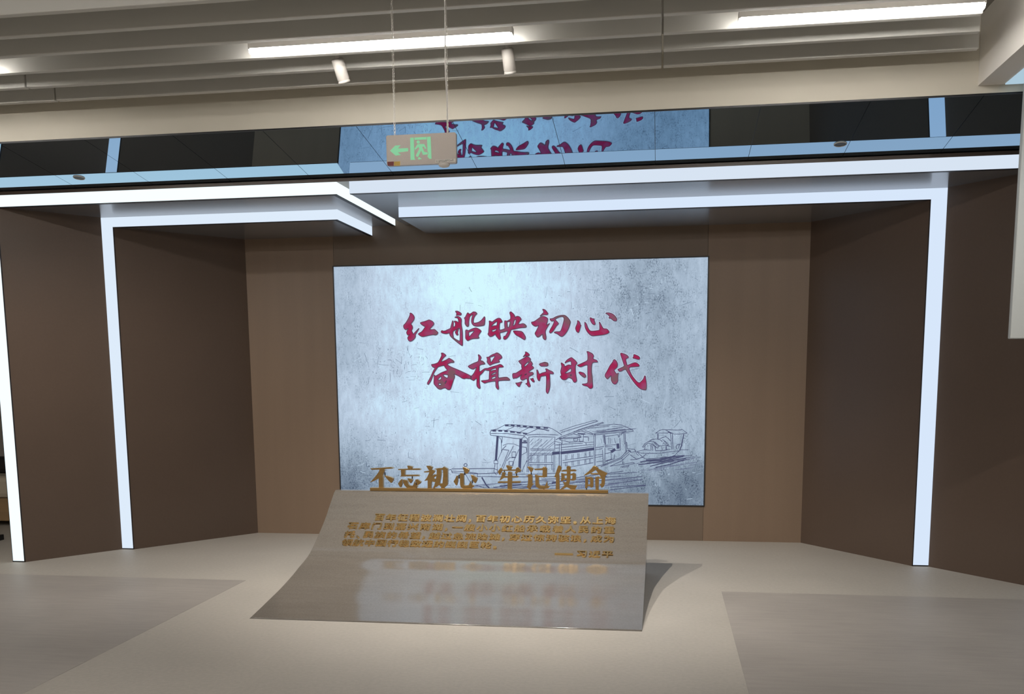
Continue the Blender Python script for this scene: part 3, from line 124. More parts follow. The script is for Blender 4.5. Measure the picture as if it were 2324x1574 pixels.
def mat(name, col, rough=.5, metal=0, spec=.5, noise=None, bump=None, coat=0, coatr=.1):
    m = bpy.data.materials.new(name); m.use_nodes = True; nt = m.node_tree; bs = nt.nodes['Principled BSDF']
    bs.inputs['Base Color'].default_value = col; bs.inputs['Roughness'].default_value = rough
    bs.inputs['Metallic'].default_value = metal; bs.inputs['Specular IOR Level'].default_value = spec
    bs.inputs['Coat Weight'].default_value = coat; bs.inputs['Coat Roughness'].default_value = coatr
    tc = nt.nodes.new('ShaderNodeTexCoord')
    if noise:                                              # list of (scale xyz, detail, strength)
        prev = None
        for sc, det, amp in noise:
            mp = nt.nodes.new('ShaderNodeMapping'); mp.inputs['Scale'].default_value = sc; nt.links.new(tc.outputs['Object'], mp.inputs['Vector'])
            nz = nt.nodes.new('ShaderNodeTexNoise'); nz.inputs['Scale'].default_value = 1; nz.inputs['Detail'].default_value = det; nt.links.new(mp.outputs[0], nz.inputs['Vector'])
            mr = nt.nodes.new('ShaderNodeMapRange'); mr.inputs[1].default_value = .3; mr.inputs[2].default_value = .7; mr.inputs[3].default_value = 1-amp; mr.inputs[4].default_value = 1+amp
            nt.links.new(nz.outputs[0], mr.inputs[0])
            if prev is None: prev = mr.outputs[0]
            else:
                mu = nt.nodes.new('ShaderNodeMath'); mu.operation = 'MULTIPLY'; nt.links.new(prev, mu.inputs[0]); nt.links.new(mr.outputs[0], mu.inputs[1]); prev = mu.outputs[0]
        vm = nt.nodes.new('ShaderNodeVectorMath'); vm.operation = 'SCALE'; vm.inputs[0].default_value = col[:3]; nt.links.new(prev, vm.inputs['Scale'])
        nt.links.new(vm.outputs[0], bs.inputs['Base Color'])
    if bump:
        nz = nt.nodes.new('ShaderNodeTexNoise'); nz.inputs['Scale'].default_value = bump[0]; nz.inputs['Detail'].default_value = 4; nt.links.new(tc.outputs['Object'], nz.inputs['Vector'])
        bp = nt.nodes.new('ShaderNodeBump'); bp.inputs['Strength'].default_value = bump[1]; bp.inputs['Distance'].default_value = .01; nt.links.new(nz.outputs[0], bp.inputs['Height']); nt.links.new(bp.outputs[0], bs.inputs['Normal'])
    return m
def emit(name, col, strength):
    m = bpy.data.materials.new(name); m.use_nodes = True; nt = m.node_tree; nt.nodes.remove(nt.nodes['Principled BSDF'])
    e = nt.nodes.new('ShaderNodeEmission'); e.inputs[0].default_value = col; e.inputs[1].default_value = strength
    nt.links.new(e.outputs[0], nt.nodes['Material Output'].inputs[0]); return m

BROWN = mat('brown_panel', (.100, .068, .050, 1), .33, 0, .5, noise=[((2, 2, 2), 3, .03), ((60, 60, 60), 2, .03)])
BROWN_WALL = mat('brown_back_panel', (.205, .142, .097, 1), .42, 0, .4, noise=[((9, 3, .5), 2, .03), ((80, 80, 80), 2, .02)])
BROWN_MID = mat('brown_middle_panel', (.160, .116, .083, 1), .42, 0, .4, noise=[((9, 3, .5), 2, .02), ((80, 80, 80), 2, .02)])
SOFFIT = mat('glossy_brown_soffit', (.43, .435, .45, 1), .23, .75, .6)
_n = SOFFIT.node_tree; _v = _n.nodes.new('ShaderNodeCombineXYZ'); _v.inputs[1].default_value = 1.0
_n.nodes['Principled BSDF'].inputs['Anisotropic'].default_value = .9; _n.links.new(_v.outputs[0], _n.nodes['Principled BSDF'].inputs['Tangent'])
TRIM_DARK = mat('dark_channel', (.012, .012, .016, 1), .4)
MIRROR = mat('black_mirror', (.235, .405, .565, 1), .015, 1.0)
MIRROR_EDGE = mat('mirror_joint', (.004, .004, .006, 1), .4)
FLOOR = mat('beige_vinyl', (.42, .387, .340, 1), .55, 0, .35, noise=[((1.2, 1.2, 1), 3, .05), ((45, 45, 45), 4, .05), ((300, 300, 300), 1, .05)])
INLAY = mat('grey_vinyl', (.345, .315, .285, 1), .5, 0, .35, noise=[((1.5, 1.5, 1), 3, .07), ((4, 30, 4), 3, .05), ((250, 250, 250), 1, .04)])
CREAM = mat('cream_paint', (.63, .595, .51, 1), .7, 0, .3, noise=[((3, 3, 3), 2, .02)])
GREYWHITE = mat('grey_white_paint', (.84, .81, .76, 1), .7, 0, .3)
SLATM = mat('white_slat_paint', (.63, .625, .59, 1), .6, 0, .3)
ROOMW = mat('room_wall_paint', (.66, .62, .56, 1), .8, 0, .2)
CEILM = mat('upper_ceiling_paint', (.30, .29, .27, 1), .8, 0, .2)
WHITE = mat('white_metal', (.78, .75, .72, 1), .45)
CONC = mat('grey_stone', (.158, .141, .122, 1), .10, 0, 1.0, noise=[((1.2, 3, 3), 3, .04), ((3, 30, 30), 3, .04), ((90, 130, 130), 3, .10)], bump=(120, .015))
GOLD = mat('brushed_gold', (.50, .32, .13, 1), .30, 1.0, noise=[((6, 6, 60), 2, .08)])
GOLD_DK = mat('dark_gold_edge', (.16, .11, .06, 1), .4, 1.0)
BRONZE = mat('gold_letter', (.92, .63, .27, 1), .27, 1.0)
BLACK = mat('black_plastic', (.012, .012, .014, 1), .4)
DKWOOD = mat('dark_fabric', (.02, .016, .014, 1), .7)
TAN = mat('tan_wood', (.34, .22, .11, 1), .5, noise=[((2, 2, 30), 3, .12)])
CUSH = mat('cream_fabric', (.52, .45, .34, 1), .9)
BLUEP = emit('lit_pale_blue_panel', srgb(172, 200, 216), 1)
PANELW = mat('light_grey_panel', (.47, .49, .48, 1), .5)
SIGNF = mat('sign_face', (.34, .30, .27, 1), .35, .25, .5, noise=[((300, 300, 300), 1, .04)])
SPOTW = mat('spot_paint', (.46, .44, .41, 1), .45)
CHROME = mat('chain_metal', (.62, .60, .56, 1), .3, 1.0)
LEDA = emit('led_outer_left', (.86, .98, 1.0, 1), 1.12*STRIP)
LEDB = emit('led_inner_left', (.76, .87, 1.0, 1), .96*STRIP)
LEDC = emit('led_inner_right', (.71, .83, 1.0, 1), .96*STRIP)
LEDD = emit('led_outer_right', (.76, .86, .99, 1), .90*STRIP)
LAMPB = emit('added_hall_tube', (1.0, .95, .89, 1), LAMP*1.3)  # stronger glow for the added lamp rows over the hall
LAMPM = emit('warm_tube', (1.0, .95, .89, 1), LAMP)
GLOWG = emit('green_pictogram', (.33, .80, .45, 1), .75)
STK = {'red': mat('red_sticker', (.16, .01, .01, 1), .5), 'yellow': mat('yellow_sticker', (.55, .36, .06, 1), .5), 'white': mat('white_sticker', (.62, .6, .56, 1), .5)}
INKM = mat('label_ink', (.08, .07, .07, 1), .6)

# ---------------- setting ----------------
XL, XR, YF, YB = -9.0, 5.0, -13.0, 3.0
setting(MB().box(XL, XR, YF, YB, -.1, 0), 'floor', FLOOR, 'light beige vinyl floor of the hall', 'floor')
setting(MB().box(XL, -2.98, -9.5, -1.99, 0, .001), 'floor', INLAY, 'darker grey floor area on the left, in front of the left wall', 'floor')
setting(MB().box(.42, XR, -9.5, -1.95, 0, .001), 'floor', INLAY, 'darker grey floor area on the right, beside the plinth', 'floor')
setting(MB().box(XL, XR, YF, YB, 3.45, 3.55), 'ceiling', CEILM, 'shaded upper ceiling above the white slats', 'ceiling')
setting(MB().box(XL-.1, XL, YF, YB, 0, 3.45), 'wall_left', ROOMW, 'pale side wall of the hall, far beyond the left portal', 'wall')
setting(MB().box(XR, XR+.1, YF, YB, 0, 3.45), 'wall_right', ROOMW, 'pale side wall of the hall on the right', 'wall')
setting(MB().box(XL, XR, YF-.1, YF, 0, 3.45), 'wall_front', ROOMW, 'pale wall of the hall facing the stage', 'wall')
setting(MB().box(XL, XR, YB, YB+.1, 0, 3.45), 'wall_back', ROOMW, 'pale wall of the hall behind the stage', 'wall')
# stage back wall: three panels with hairline joints
T = .25
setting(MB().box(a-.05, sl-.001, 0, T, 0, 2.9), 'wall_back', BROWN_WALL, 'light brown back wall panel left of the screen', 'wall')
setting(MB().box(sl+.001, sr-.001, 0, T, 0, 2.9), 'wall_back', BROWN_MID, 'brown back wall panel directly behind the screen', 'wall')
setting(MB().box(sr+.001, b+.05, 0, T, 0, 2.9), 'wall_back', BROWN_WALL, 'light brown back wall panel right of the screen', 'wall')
setting(MB().box(sl-.05, sr+.05, T, T+.02, 0, 2.9), 'wall_back', TRIM_DARK, 'dark backing behind the joints of the brown back wall', 'wall')
ZH = 2.9
mb = MB()
mb.prism([(P['l2i'], Y2), (a, 0), (a, T), (P['l2i'], T)], 0, Z2i)
mb.prism([(P['l1i'], Y1), (P['l2o'], Y2), (P['l2o'], T), (P['l1i'], T)], 0, Z1i)
mb.box(P['l2o'], P['l2i'], Y2+.02, T, 0, Z2i); mb.box(P['l1o'], P['l1i'], Y1+.02, T, 0, Z1i)
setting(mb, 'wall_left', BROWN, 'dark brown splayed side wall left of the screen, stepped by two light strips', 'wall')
mb = MB()
mb.prism([(b, 0), (P['r2i'], Y2), (P['r2i'], T), (b, T)], 0, Z2i)
mb.prism([(P['r2o'], Y2), (R1I, Y1), (R1I, T), (P['r2o'], T)], 0, Z1i)
mb.box(P['r2i'], P['r2o'], Y2+.02, T, 0, Z2i); mb.box(R1I, R1O, Y1+.02, T, 0, Z1i)
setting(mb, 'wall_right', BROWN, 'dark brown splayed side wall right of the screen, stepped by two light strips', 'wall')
# stepped soffits
g1l, g1r, g2l, g2r = P['g1l'], P['g1r'], P['g2l'], P['g2r']
E = .012
setting(MB().box(P['l1o'], g1l-E, Y1+E, T, Z1i, Z1o), 'trim_1', SOFFIT, 'upper step of the left brown soffit', 'soffit')
setting(MB().box(P['l2o'], g2l-E, Y2+E, T, Z2i, Z1i), 'trim_2', SOFFIT, 'lower step of the left brown soffit, ending in an angled light strip', 'soffit')
setting(MB().box(g1r, R1O, Y1+E, T, Z1i, Z1o), 'trim_3', SOFFIT, 'upper step of the long right brown soffit', 'soffit')
setting(MB().box(g2r, P['r2o'], Y2+E, T, Z2i, Z1i), 'trim_4', SOFFIT, 'lower step of the long right brown soffit above the screen', 'soffit')
setting(MB().box(P['l1o'], R1O, Y1-.004, T, Z1o, ZM-.004), 'trim_5', BROWN, 'thin brown fascia between the top light strips and the black mirror', 'fascia')
# cream beam, right bulkhead
setting(MB().box(XL, XR, YT-.001, YT+.28, ZT+.002, 3.45), 'trim_6', CREAM, 'cream ceiling beam above the black mirror', 'beam')
BX, BZ = 1.745, 3.069
setting(MB().box(BX, XR, -9.5, YT-.002, BZ, 3.45), 'trim_7', GREYWHITE, 'pale dropped bulkhead in the top right corner', 'bulkhead')
setting(MB().box(1.884, 3.2, -4.1, -2.455, BZ-.006, BZ+.01), 'ceiling', BLUEP, 'lit pale blue panel in the underside of the top right bulkhead', 'ceiling panel')
# ---------------- black mirror canopy ----------------
root = empty('mirror_canopy', (-1.27, YM, ZM), 'sloping black mirror canopy of joined panels, reflecting the screen and light strips', 'mirror')
tx = math.tan(TILT)
def mirror_z(y): return ZM+tx*(YM-y)
xs = [-.06+.6165*k for k in range(-12, 8)]
for x0, x1 in zip(xs, xs[1:]):
    m_ = MB(); g = .0016
    q = [(x0+g, YM), (x1-g, YM), (x1-g, YT+.006), (x0+g, YT+.006)]
    lo = [m_.bm.verts.new((x, y, mirror_z(y))) for x, y in q]; hi = [m_.bm.verts.new((x, y, mirror_z(y)+.008)) for x, y in q]
    m_.bm.faces.new(lo); m_.bm.faces.new(hi[::-1])
    for i in range(4): m_.bm.faces.new((lo[i], lo[(i+1)%4], hi[(i+1)%4], hi[i]))
    under(m_.build('mirror_panel', MIRROR), root)
m_ = MB(); q = [(xs[0], YM), (xs[-1], YM), (xs[-1], YT+.002), (xs[0], YT+.002)]
m_.bm.faces.new([m_.bm.verts.new((x, y, mirror_z(y)+.006)) for x, y in q])
under(m_.build('backing', MIRROR_EDGE), root)
m_ = MB().box(xs[0], xs[-1], YT+.0, YT+.006, ZT-.008, ZT+.004); under(m_.build('edge_trim', MIRROR_EDGE), root)
nrm = Vector((0, -math.sin(TILT), -math.cos(TILT)))
RM = nrm.to_track_quat('Z', 'Y').to_matrix()
for x, y, lab in ((-4.225, -1.765, 'small round downlight in the black mirror at the left'), (1.119, -1.783, 'small round downlight in the black mirror at the right')):
    c = Vector((x, y, mirror_z(y)))
    rt = empty('downlight', c, lab, 'downlight', 'round downlights in the mirror canopy')
    under(MB().lathe([(.041, -.002), (.041, .003), (.0385, .006), (.037, .002)], c, 32, RM, caps=False).build('trim_ring', WHITE), rt)
    under(MB().lathe([(.037, .0), (.037, .0022)], c, 32, RM).build('recess_shade', BLACK), rt)  # flat black disc, painted in for the shade inside the hole

# ---------------- light strips ----------------
def strip(name, lab, m, boxes, trims):
    rt = empty(name, boxes[0][1][:1]+(boxes[0][1][2], boxes[0][1][4]), lab, 'light strip', 'light strips framing the stage')
    for nm, bx in boxes: under(MB().box(*bx).build(nm, m), rt)
    for bx in trims: under(MB().box(*bx).build('channel', TRIM_DARK), rt)
t = .012; e = .006
strip('light_strip', 'brightest light strip, outer left portal, down the left edge and along the top', LEDA,
      [('upright', (P['l1o'], P['l1i'], Y1, Y1+.02, .01, Z1o)), ('header', (P['l1i'], g1l, Y1, Y1+t, Z1i, Z1o)), ('return', (g1l-t, g1l, Y1+t, -.001, Z1i, Z1o))],
      [(P['l1o']-e, P['l1o'], Y1+.002, Y1+.05, 0, Z1i), (P['l1i'], P['l1i']+e, Y1+.002, Y1+.02, 0, Z1i-.002), (P['l1o']-e, P['l1i']+e, Y1+.002, Y1+.02, 0, .01), (P['l1i']+e, g1l-.002, Y1+.003, Y1+.03, Z1i-.006, Z1i), (g1l-.03, g1l-.003, Y1+.03, -.002, Z1i-.006, Z1i)])
strip('light_strip', 'white light strip of the inner left portal with a corner return beside the gap', LEDB,
      [('upright', (P['l2o'], P['l2i'], Y2, Y2+.02, .01, Z2o)), ('header', (P['l2i'], g2l, Y2, Y2+t, Z2i, Z2o)), ('return', (g2l-t, g2l, Y2+t, -.001, Z2i, Z2o))],
      [(P['l2o']-e, P['l2o'], Y2+.002, Y2+.02, 0, Z2o), (P['l2i'], P['l2i']+e, Y2+.002, Y2+.02, 0, Z2i-.002), (P['l2o']-e, P['l2i']+e, Y2+.002, Y2+.02, 0, .01), (P['l2i']+e, g2l-.002, Y2+.003, Y2+.03, Z2i-.005, Z2i), (g2l-.03, g2l-.003, Y2+.03, -.002, Z2i-.005, Z2i)])
strip('light_strip', 'light strip of the inner right portal, from above the screen down to the floor', LEDC,
      [('upright', (P['r2i'], P['r2o'], Y2, Y2+.02, .01, Z2o)), ('header', (g2r, P['r2i'], Y2, Y2+t, Z2i, Z2o))],
      [(P['r2i']-e, P['r2i'], Y2+.002, Y2+.02, 0, Z2i-.002), (P['r2o'], P['r2o']+e, Y2+.002, Y2+.02, 0, Z2o), (P['r2i']-e, P['r2o']+e, Y2+.002, Y2+.02, 0, .01), (g2r+.002, P['r2i']-e, Y2+.003, Y2+.03, Z2i-.005, Z2i)])
strip('light_strip', 'long white light strip of the outer right portal directly under the black mirror', LEDD,
      [('upright', (R1I, R1O, Y1, Y1+.02, .01, Z1o)), ('header', (g1r, R1I, Y1, Y1+t, Z1i, Z1o))],
      [(R1I-e, R1I, Y1+.002, Y1+.02, 0, Z1i), (R1O, R1O+e, Y1+.002, Y1+.02, 0, Z1i), (R1I-e, R1O+e, Y1+.002, Y1+.02, 0, .01), (g1r+.002, R1I-e, Y1+.003, Y1+.03, Z1i-.004, Z1i)])

# ---------------- big screen ----------------
scx, scz = (sl+sr)/2, (zst+zsb)/2; sw, sh = sr-sl, zst-zsb
def screen_material():
    m = bpy.data.materials.new('screen_picture'); m.use_nodes = True; nt = m.node_tree; N = nt.nodes; Lk = nt.links
    N.remove(N['Principled BSDF']); em = N.new('ShaderNodeEmission'); Lk.new(em.outputs[0], N['Material Output'].inputs[0])
    tc = N.new('ShaderNodeTexCoord')
    def math_(op, x, y=None, cl=False):
        n = N.new('ShaderNodeMath'); n.operation = op; n.use_clamp = cl
        for i, v in enumerate((x, y)):
            if v is None: continue
            if isinstance(v, (int, float)): n.inputs[i].default_value = v
            else: Lk.new(v, n.inputs[i])
        return n.outputs[0]
    def blob(cx, cz, rx, rz, amp):
        mp = N.new('ShaderNodeMapping'); mp.vector_type = 'TEXTURE'; mp.inputs['Location'].default_value = (cx, 0, cz); mp.inputs['Scale'].default_value = (rx, 1, rz); Lk.new(tc.outputs['Object'], mp.inputs[0])
        g = N.new('ShaderNodeTexGradient'); g.gradient_type = 'SPHERICAL'; Lk.new(mp.outputs[0], g.inputs[0])
        s_ = N.new('ShaderNodeMapRange'); s_.interpolation_type = 'SMOOTHSTEP'; Lk.new(g.outputs['Fac'], s_.inputs[0])
        return math_('MULTIPLY', s_.outputs[0], amp)
    def noise(sx, sz, det, lo, hi, rough=.55, loc=0):
        mp = N.new('ShaderNodeMapping'); mp.inputs['Scale'].default_value = (sx, 1, sz); mp.inputs['Location'].default_value = (loc, 0, loc); Lk.new(tc.outputs['Object'], mp.inputs[0])
        n = N.new('ShaderNodeTexNoise'); n.inputs['Scale'].default_value = 1; n.inputs['Detail'].default_value = det; n.inputs['Roughness'].default_value = rough; Lk.new(mp.outputs[0], n.inputs['Vector'])
        r_ = N.new('ShaderNodeMapRange'); r_.inputs[1].default_value = .3; r_.inputs[2].default_value = .7; r_.inputs[3].default_value = lo; r_.inputs[4].default_value = hi; Lk.new(n.outputs[0], r_.inputs[0]); return r_.outputs[0]
    v = math_('ADD', blob(-.35, .55, 1.75, 1.9, .27), blob(-.38, .93, .75, .45, .17))
    v = math_('ADD', v, blob(-.9, -.25, 1.2, .8, .10))
    dark = None
    for args in ((1.5, -1.0, 1.2, .72, .24), (-1.6, -1.0, .9, .7, .22), (1.05, .82, .7, .55, .14), (.1, -1.1, 1.6, .45, .10), (1.25, .1, .9, .9, .07), (-1.55, .55, .5, .9, .05), (-1.1, .12, .5, .35, .07)):
        bl = blob(*args); dark = bl if dark is None else math_('ADD', dark, bl)
    v = math_('SUBTRACT', math_('ADD', v, .66), math_('MULTIPLY', dark, noise(1.8, 1.8, 4, .55, 1.35)))
    v = math_('MULTIPLY', v, noise(3, 3, 6, .93, 1.07)); v = math_('MULTIPLY', v, noise(26, 9, 6, .90, 1.09, .7, 3.1))
    # speckled grunge, strongest in the dark patches
    gr = noise(95, 60, 4, -1.0, 1.25, .75, 7.7); gr = math_('MAXIMUM', gr, 0); gr = math_('MULTIPLY', gr, math_('MAXIMUM', noise(11, 7, 5, -.7, 1.9, .65, 1.3), .12)); gr2 = math_('ADD', math_('MULTIPLY', dark, 2.2), .16)
    v = math_('MULTIPLY', v, math_('SUBTRACT', 1, math_('MULTIPLY', gr, gr2), True))
    cr = N.new('ShaderNodeValToRGB'); Lk.new(v, cr.inputs[0]); cr.color_ramp.interpolation = 'LINEAR'
    els = cr.color_ramp.elements; els[0].position = 0; els[0].color = srgb(20, 24, 36); els[1].position = 1.0; els[1].color = srgb(212, 248, 255)
    for pos, c in ((.30, (84, 98, 118)), (.45, (120, 136, 154)), (.6, (162, 180, 199)), (.75, (188, 206, 226)), (.88, (203, 230, 250))):
        el = els.new(pos); el.color = srgb(*c)
    Lk.new(cr.outputs[0], em.inputs[0]); em.inputs[1].default_value = 1.0
    return m
def red_material():
    m = bpy.data.materials.new('crimson_brush'); m.use_nodes = True; nt = m.node_tree; N = nt.nodes; N.remove(N['Principled BSDF'])
    em = N.new('ShaderNodeEmission'); nt.links.new(em.outputs[0], N['Material Output'].inputs[0]); tc = N.new('ShaderNodeTexCoord')
    nz = N.new('ShaderNodeTexNoise'); nz.inputs['Scale'].default_value = 8; nz.inputs['Detail'].default_value = 2; nt.links.new(tc.outputs['Object'], nz.inputs[0])
    cr = N.new('ShaderNodeValToRGB'); nt.links.new(nz.outputs[0], cr.inputs[0]); E_ = cr.color_ramp.elements
    E_[0].position = .34; E_[0].color = srgb(124, 88, 98); E_[1].position = .60; E_[1].color = srgb(158, 40, 82); el = E_.new(.46); el.color = srgb(152, 66, 106)
    nt.links.new(cr.outputs[0], em.inputs[0]); return m
def area(p): return .5*sum(p[i][0]*p[(i+1)%len(p)][1]-p[(i+1)%len(p)][0]*p[i][1] for i in range(len(p)))
def chaikin(p, k=.22):
    o_ = []
    for i in range(len(p)):
        A, B = p[i], p[(i+1)%len(p)]
        o_ += [(A[0]+(B[0]-A[0])*k, A[1]+(B[1]-A[1])*k), (B[0]+(A[0]-B[0])*k, B[1]+(A[1]-B[1])*k)]
    return o_
def offset(p, d):                                          # d > 0 grows a counter-clockwise outline
    s_ = 1 if area(p) > 0 else -1; n = len(p); out = []
    for i in range(n):
        A, B, C_ = Vector(p[i-1]), Vector(p[i]), Vector(p[(i+1)%n])
        e1 = (B-A); e2 = (C_-B)
        if e1.length < 1e-7 or e2.length < 1e-7: out.append(tuple(B)); continue
        n1 = Vector((e1.y, -e1.x)).normalized()*s_; n2 = Vector((e2.y, -e2.x)).normalized()*s_
        h = n1+n2
        if h.length < .2: out.append(tuple(B+n1*d)); continue
        h.normalize(); out.append(tuple(B+h*d/max(.55, h.dot(n1))))
    return out
root = empty('video_wall', (scx, 0, zsb), 'large bright screen with red calligraphy and an ink sketch of boats', 'screen')
m_ = MB(); fr = .010
m_.plate([[(sl-fr, zsb-fr), (sr+fr, zsb-fr), (sr+fr, zst+fr), (sl-fr, zst+fr)], [(sl, zsb), (sr, zsb), (sr, zst), (sl, zst)]], -.010, 0)
under(m_.build('frame', BLACK), root)
mb = MB(); yo = -.004
mb.face([(x, yo, z) for x, z in ((-sw/2, -sh/2), (sw/2, -sh/2), (sw/2, sh/2), (-sw/2, sh/2))], 0)
# faint pale streaks and dark scratches of the wall pictured on the screen
rnd = random.Random(5)
def ink_line(pl, w, y, mi):
    for i, (A, B) in enumerate(zip(pl, pl[1:])):
        A, B = Vector(A), Vector(B); d = B-A
        if d.length < 1e-6: continue
        nn = Vector((-d.y, d.x)).normalized()*w/2; dd = d.normalized()*w*.25
        mb.face([(q.x, y, q.y) for q in (A-dd-nn, B+dd-nn, B+dd+nn, A-dd+nn)], mi)
zones = [(.95, .72, .55, .28, 190), (-1.35, -.75, .28, .30, 120), (1.35, -.75, .28, .28, 130), (-1.05, .12, .35, .25, 110), (.5, -.3, 1.0, .35, 130), (0, 0, 1.6, 1.0, 150), (-.6, -.8, .8, .22, 120)]
for cx, cz, sx, sz, n in zones:
    for k in range(n):
        x = cx+rnd.gauss(0, sx*.6); z = cz+rnd.gauss(0, sz*.6)
        if abs(x) > sw/2-.05 or abs(z) > sh/2-.05: continue
        ang = rnd.choice((0, math.pi/2, rnd.uniform(0, 3.14)))+rnd.gauss(0, .15); ln = rnd.choice((.008, .012, .015, .03, .07))*rnd.uniform(.6, 1.3)
        p0 = (x, z); p1 = (x+ln*.5*math.cos(ang)+rnd.gauss(0, .002), z+ln*.5*math.sin(ang)); p2 = (x+ln*math.cos(ang), z+ln*math.sin(ang)+rnd.gauss(0, .003))
        ink_line([p0, p1, p2], rnd.uniform(.0012, .0032), yo-.0003, rnd.choice((4, 4, 4, 5)))
for w, pl in INK:
    pl = [(x/1e4, z/1e4) for x, z in pl]; pl = [(max(-sw/2+.005, min(sw/2-.005, x)), max(-sh/2+.005, z)) for x, z in pl]
    ink_line(pl, 1.25*w/1e4, yo-.0006, 3)
    if w < 80: ink_line([(x+rnd.gauss(0, .0035), z+rnd.gauss(0, .0035)) for x, z in pl], .55*w/1e4, yo-.00055, 8)
# loose strokes of the sketched water and the shading of the boats
for cx, cz, sx, sz, n, sl_, ln, mi in ((.0, -.93, .75, .055, 70, .10, .30, 8), (.45, -.88, .5, .05, 45, .12, .25, 8), (1.42, -.70, .24, .045, 40, .16, .20, 8), (1.30, -.66, .22, .025, 16, .14, .22, 3), (-.2, -.98, .6, .04, 30, .08, .26, 3), (.78, -.42, .28, .035, 24, .10, .14, 8), (.2, -.60, .10, .05, 14, .9, .07, 8)):
    for k in range(n):
        x = cx+rnd.uniform(-sx, sx); z = cz+rnd.uniform(-sz, sz)+(x-cx)*sl_*.5; l_ = ln*rnd.uniform(.4, 1.2); s_ = sl_*rnd.uniform(.7, 1.3)
        q_ = [(x+l_*f_, z+l_*f_*s_+rnd.gauss(0, .002)) for f_ in (-.5, -.15, .2, .5)]
        if all(abs(u_) < sw/2-.02 and abs(v_) < sh/2-.02 for u_, v_ in q_): ink_line(q_, rnd.uniform(.0015, .0042), yo-.0005, mi)
for ch in CAL:
    for g in ch:
        pol = [chaikin([(x/1e4, z/1e4) for x, z in p]) for p in g]
        for p in pol:
            ink_line(p+p[:1], .0125, yo-.0008, 6); ink_line([(x+.003, z-.0035) for x, z in p+p[:1]], .006, yo-.0009, 7)
        mb.plate(pol, yo-.0012, yo-.0012, 1)
        for p in pol: ink_line(p+p[:1], .0052, yo-.0016, 2)
dsp = mb.build('display', [screen_material(), red_material(), emit('brush_edge', srgb(82, 62, 78), 1), emit('sketch_ink', srgb(74, 79, 110), 1), emit('scratch', srgb(96, 112, 134), 1), emit('scratch_pale', srgb(205, 226, 245), 1), emit('brush_halo', srgb(206, 216, 236), 1), emit('brush_shadow', srgb(140, 152, 172), 1), emit('sketch_ink_thin', srgb(104, 112, 140), 1)], recalc=False)
dsp.location = (scx, 0, scz); dsp.parent = root; dsp.matrix_parent_inverse = Matrix.Translation(-Vector(root.location))

# ---------------- stone plinth with raised inscription ----------------
PRF = [(-1.468, .602), (-1.576, .505), (-1.671, .418), (-1.851, .293), (-1.993, .212), (-2.236, .143), (-2.493, .083), (-2.766, .038), (-3.018, 0)]
pts = np.array(PRF); cs = np.concatenate([[0], np.cumsum(np.hypot(*np.diff(pts, axis=0).T))])
tan = np.gradient(pts, cs, axis=0)
# light smoothing of the tangents gives one sweeping curve
tan[1:-1] = (tan[:-2]+2*tan[1:-1]+tan[2:])/4
def ramp(s):
    i = int(np.clip(np.searchsorted(cs, s)-1, 0, len(cs)-2)); h = cs[i+1]-cs[i]; q = (s-cs[i])/h
    p0, p1, t0, t1 = pts[i], pts[i+1], tan[i]*h, tan[i+1]*h
    pos = (2*q**3-3*q*q+1)*p0+(q**3-2*q*q+q)*t0+(-2*q**3+3*q*q)*p1+(q**3-q*q)*t1
    der = ((6*q*q-6*q)*p0+(3*q*q-4*q+1)*t0+(-6*q*q+6*q)*p1+(3*q*q-2*q)*t1)/h
    return pos, der/np.linalg.norm(der)
plinth = empty('stone_plinth', (-1.28, -2.2, 0), 'grey stone plinth with a concave sloping front, lettered in gold, standing before the screen', 'plinth')
mb = MB(); XA = lambda z: -2.492+.028*z/.6; XB = lambda z: -.094+.011*z/.6
prof = [tuple(ramp(s)[0]) for s in np.linspace(0, cs[-1], 70)]
prof[0] = (-1.468, .594); loop = [(-1.395, 0), (-1.395, .592), (-1.404, .602), (-1.458, .602)]+prof
loop[-1] = (loop[-1][0], 0)
Lv = [mb.bm.verts.new((XA(z), y, z)) for y, z in loop]; Rv = [mb.bm.verts.new((XB(z), y, z)) for y, z in loop]
n = len(loop)
for i in range(n):
    fa = mb.bm.faces.new((Lv[i], Lv[(i+1)%n], Rv[(i+1)%n], Rv[i])); fa.smooth = 4 <= i < n-1
for XF in (XA, XB):
    V = [mb.bm.verts.new((XF(z), y, z)) for y, z in loop]
    tri = tessellate_polygon([[Vector((y, z, 0)) for y, z in loop]])
    for t_ in tri:
        try: mb.bm.faces.new([V[i] for i in t_])
        except ValueError: pass
under(mb.build('body', CONC), plinth)
def glyph(ch, size, off, ext):
    cu = bpy.data.curves.new('glyph', 'FONT'); cu.body = ch; cu.size = size; cu.offset = off; cu.extrude = ext; cu.resolution_u = 2
    o_ = bpy.data.objects.new('glyph', cu); COL.objects.link(o_); dg = bpy.context.evaluated_depsgraph_get()
    me = bpy.data.meshes.new_from_object(o_.evaluated_get(dg)); bpy.data.objects.remove(o_); bpy.data.curves.remove(cu); return me
PUNCT = '，。、'
FS = .0815
ROWS = [('百年征程波澜壮阔，百年初心历久弥坚。从上海', -2.093, .0887, .222), ('石库门到嘉兴南湖，一艘小小红船承载着人民的重', -2.277, .0915, .3125), ('托、民族的希望，越过急流险滩，穿过惊涛骇浪，成为', -2.277, .0879, .404), ('领航中国行稳致远的巍巍巨轮。', -2.274, .0853, .492), ('—习近平', -.718, .0885, .565)]
cache = {}
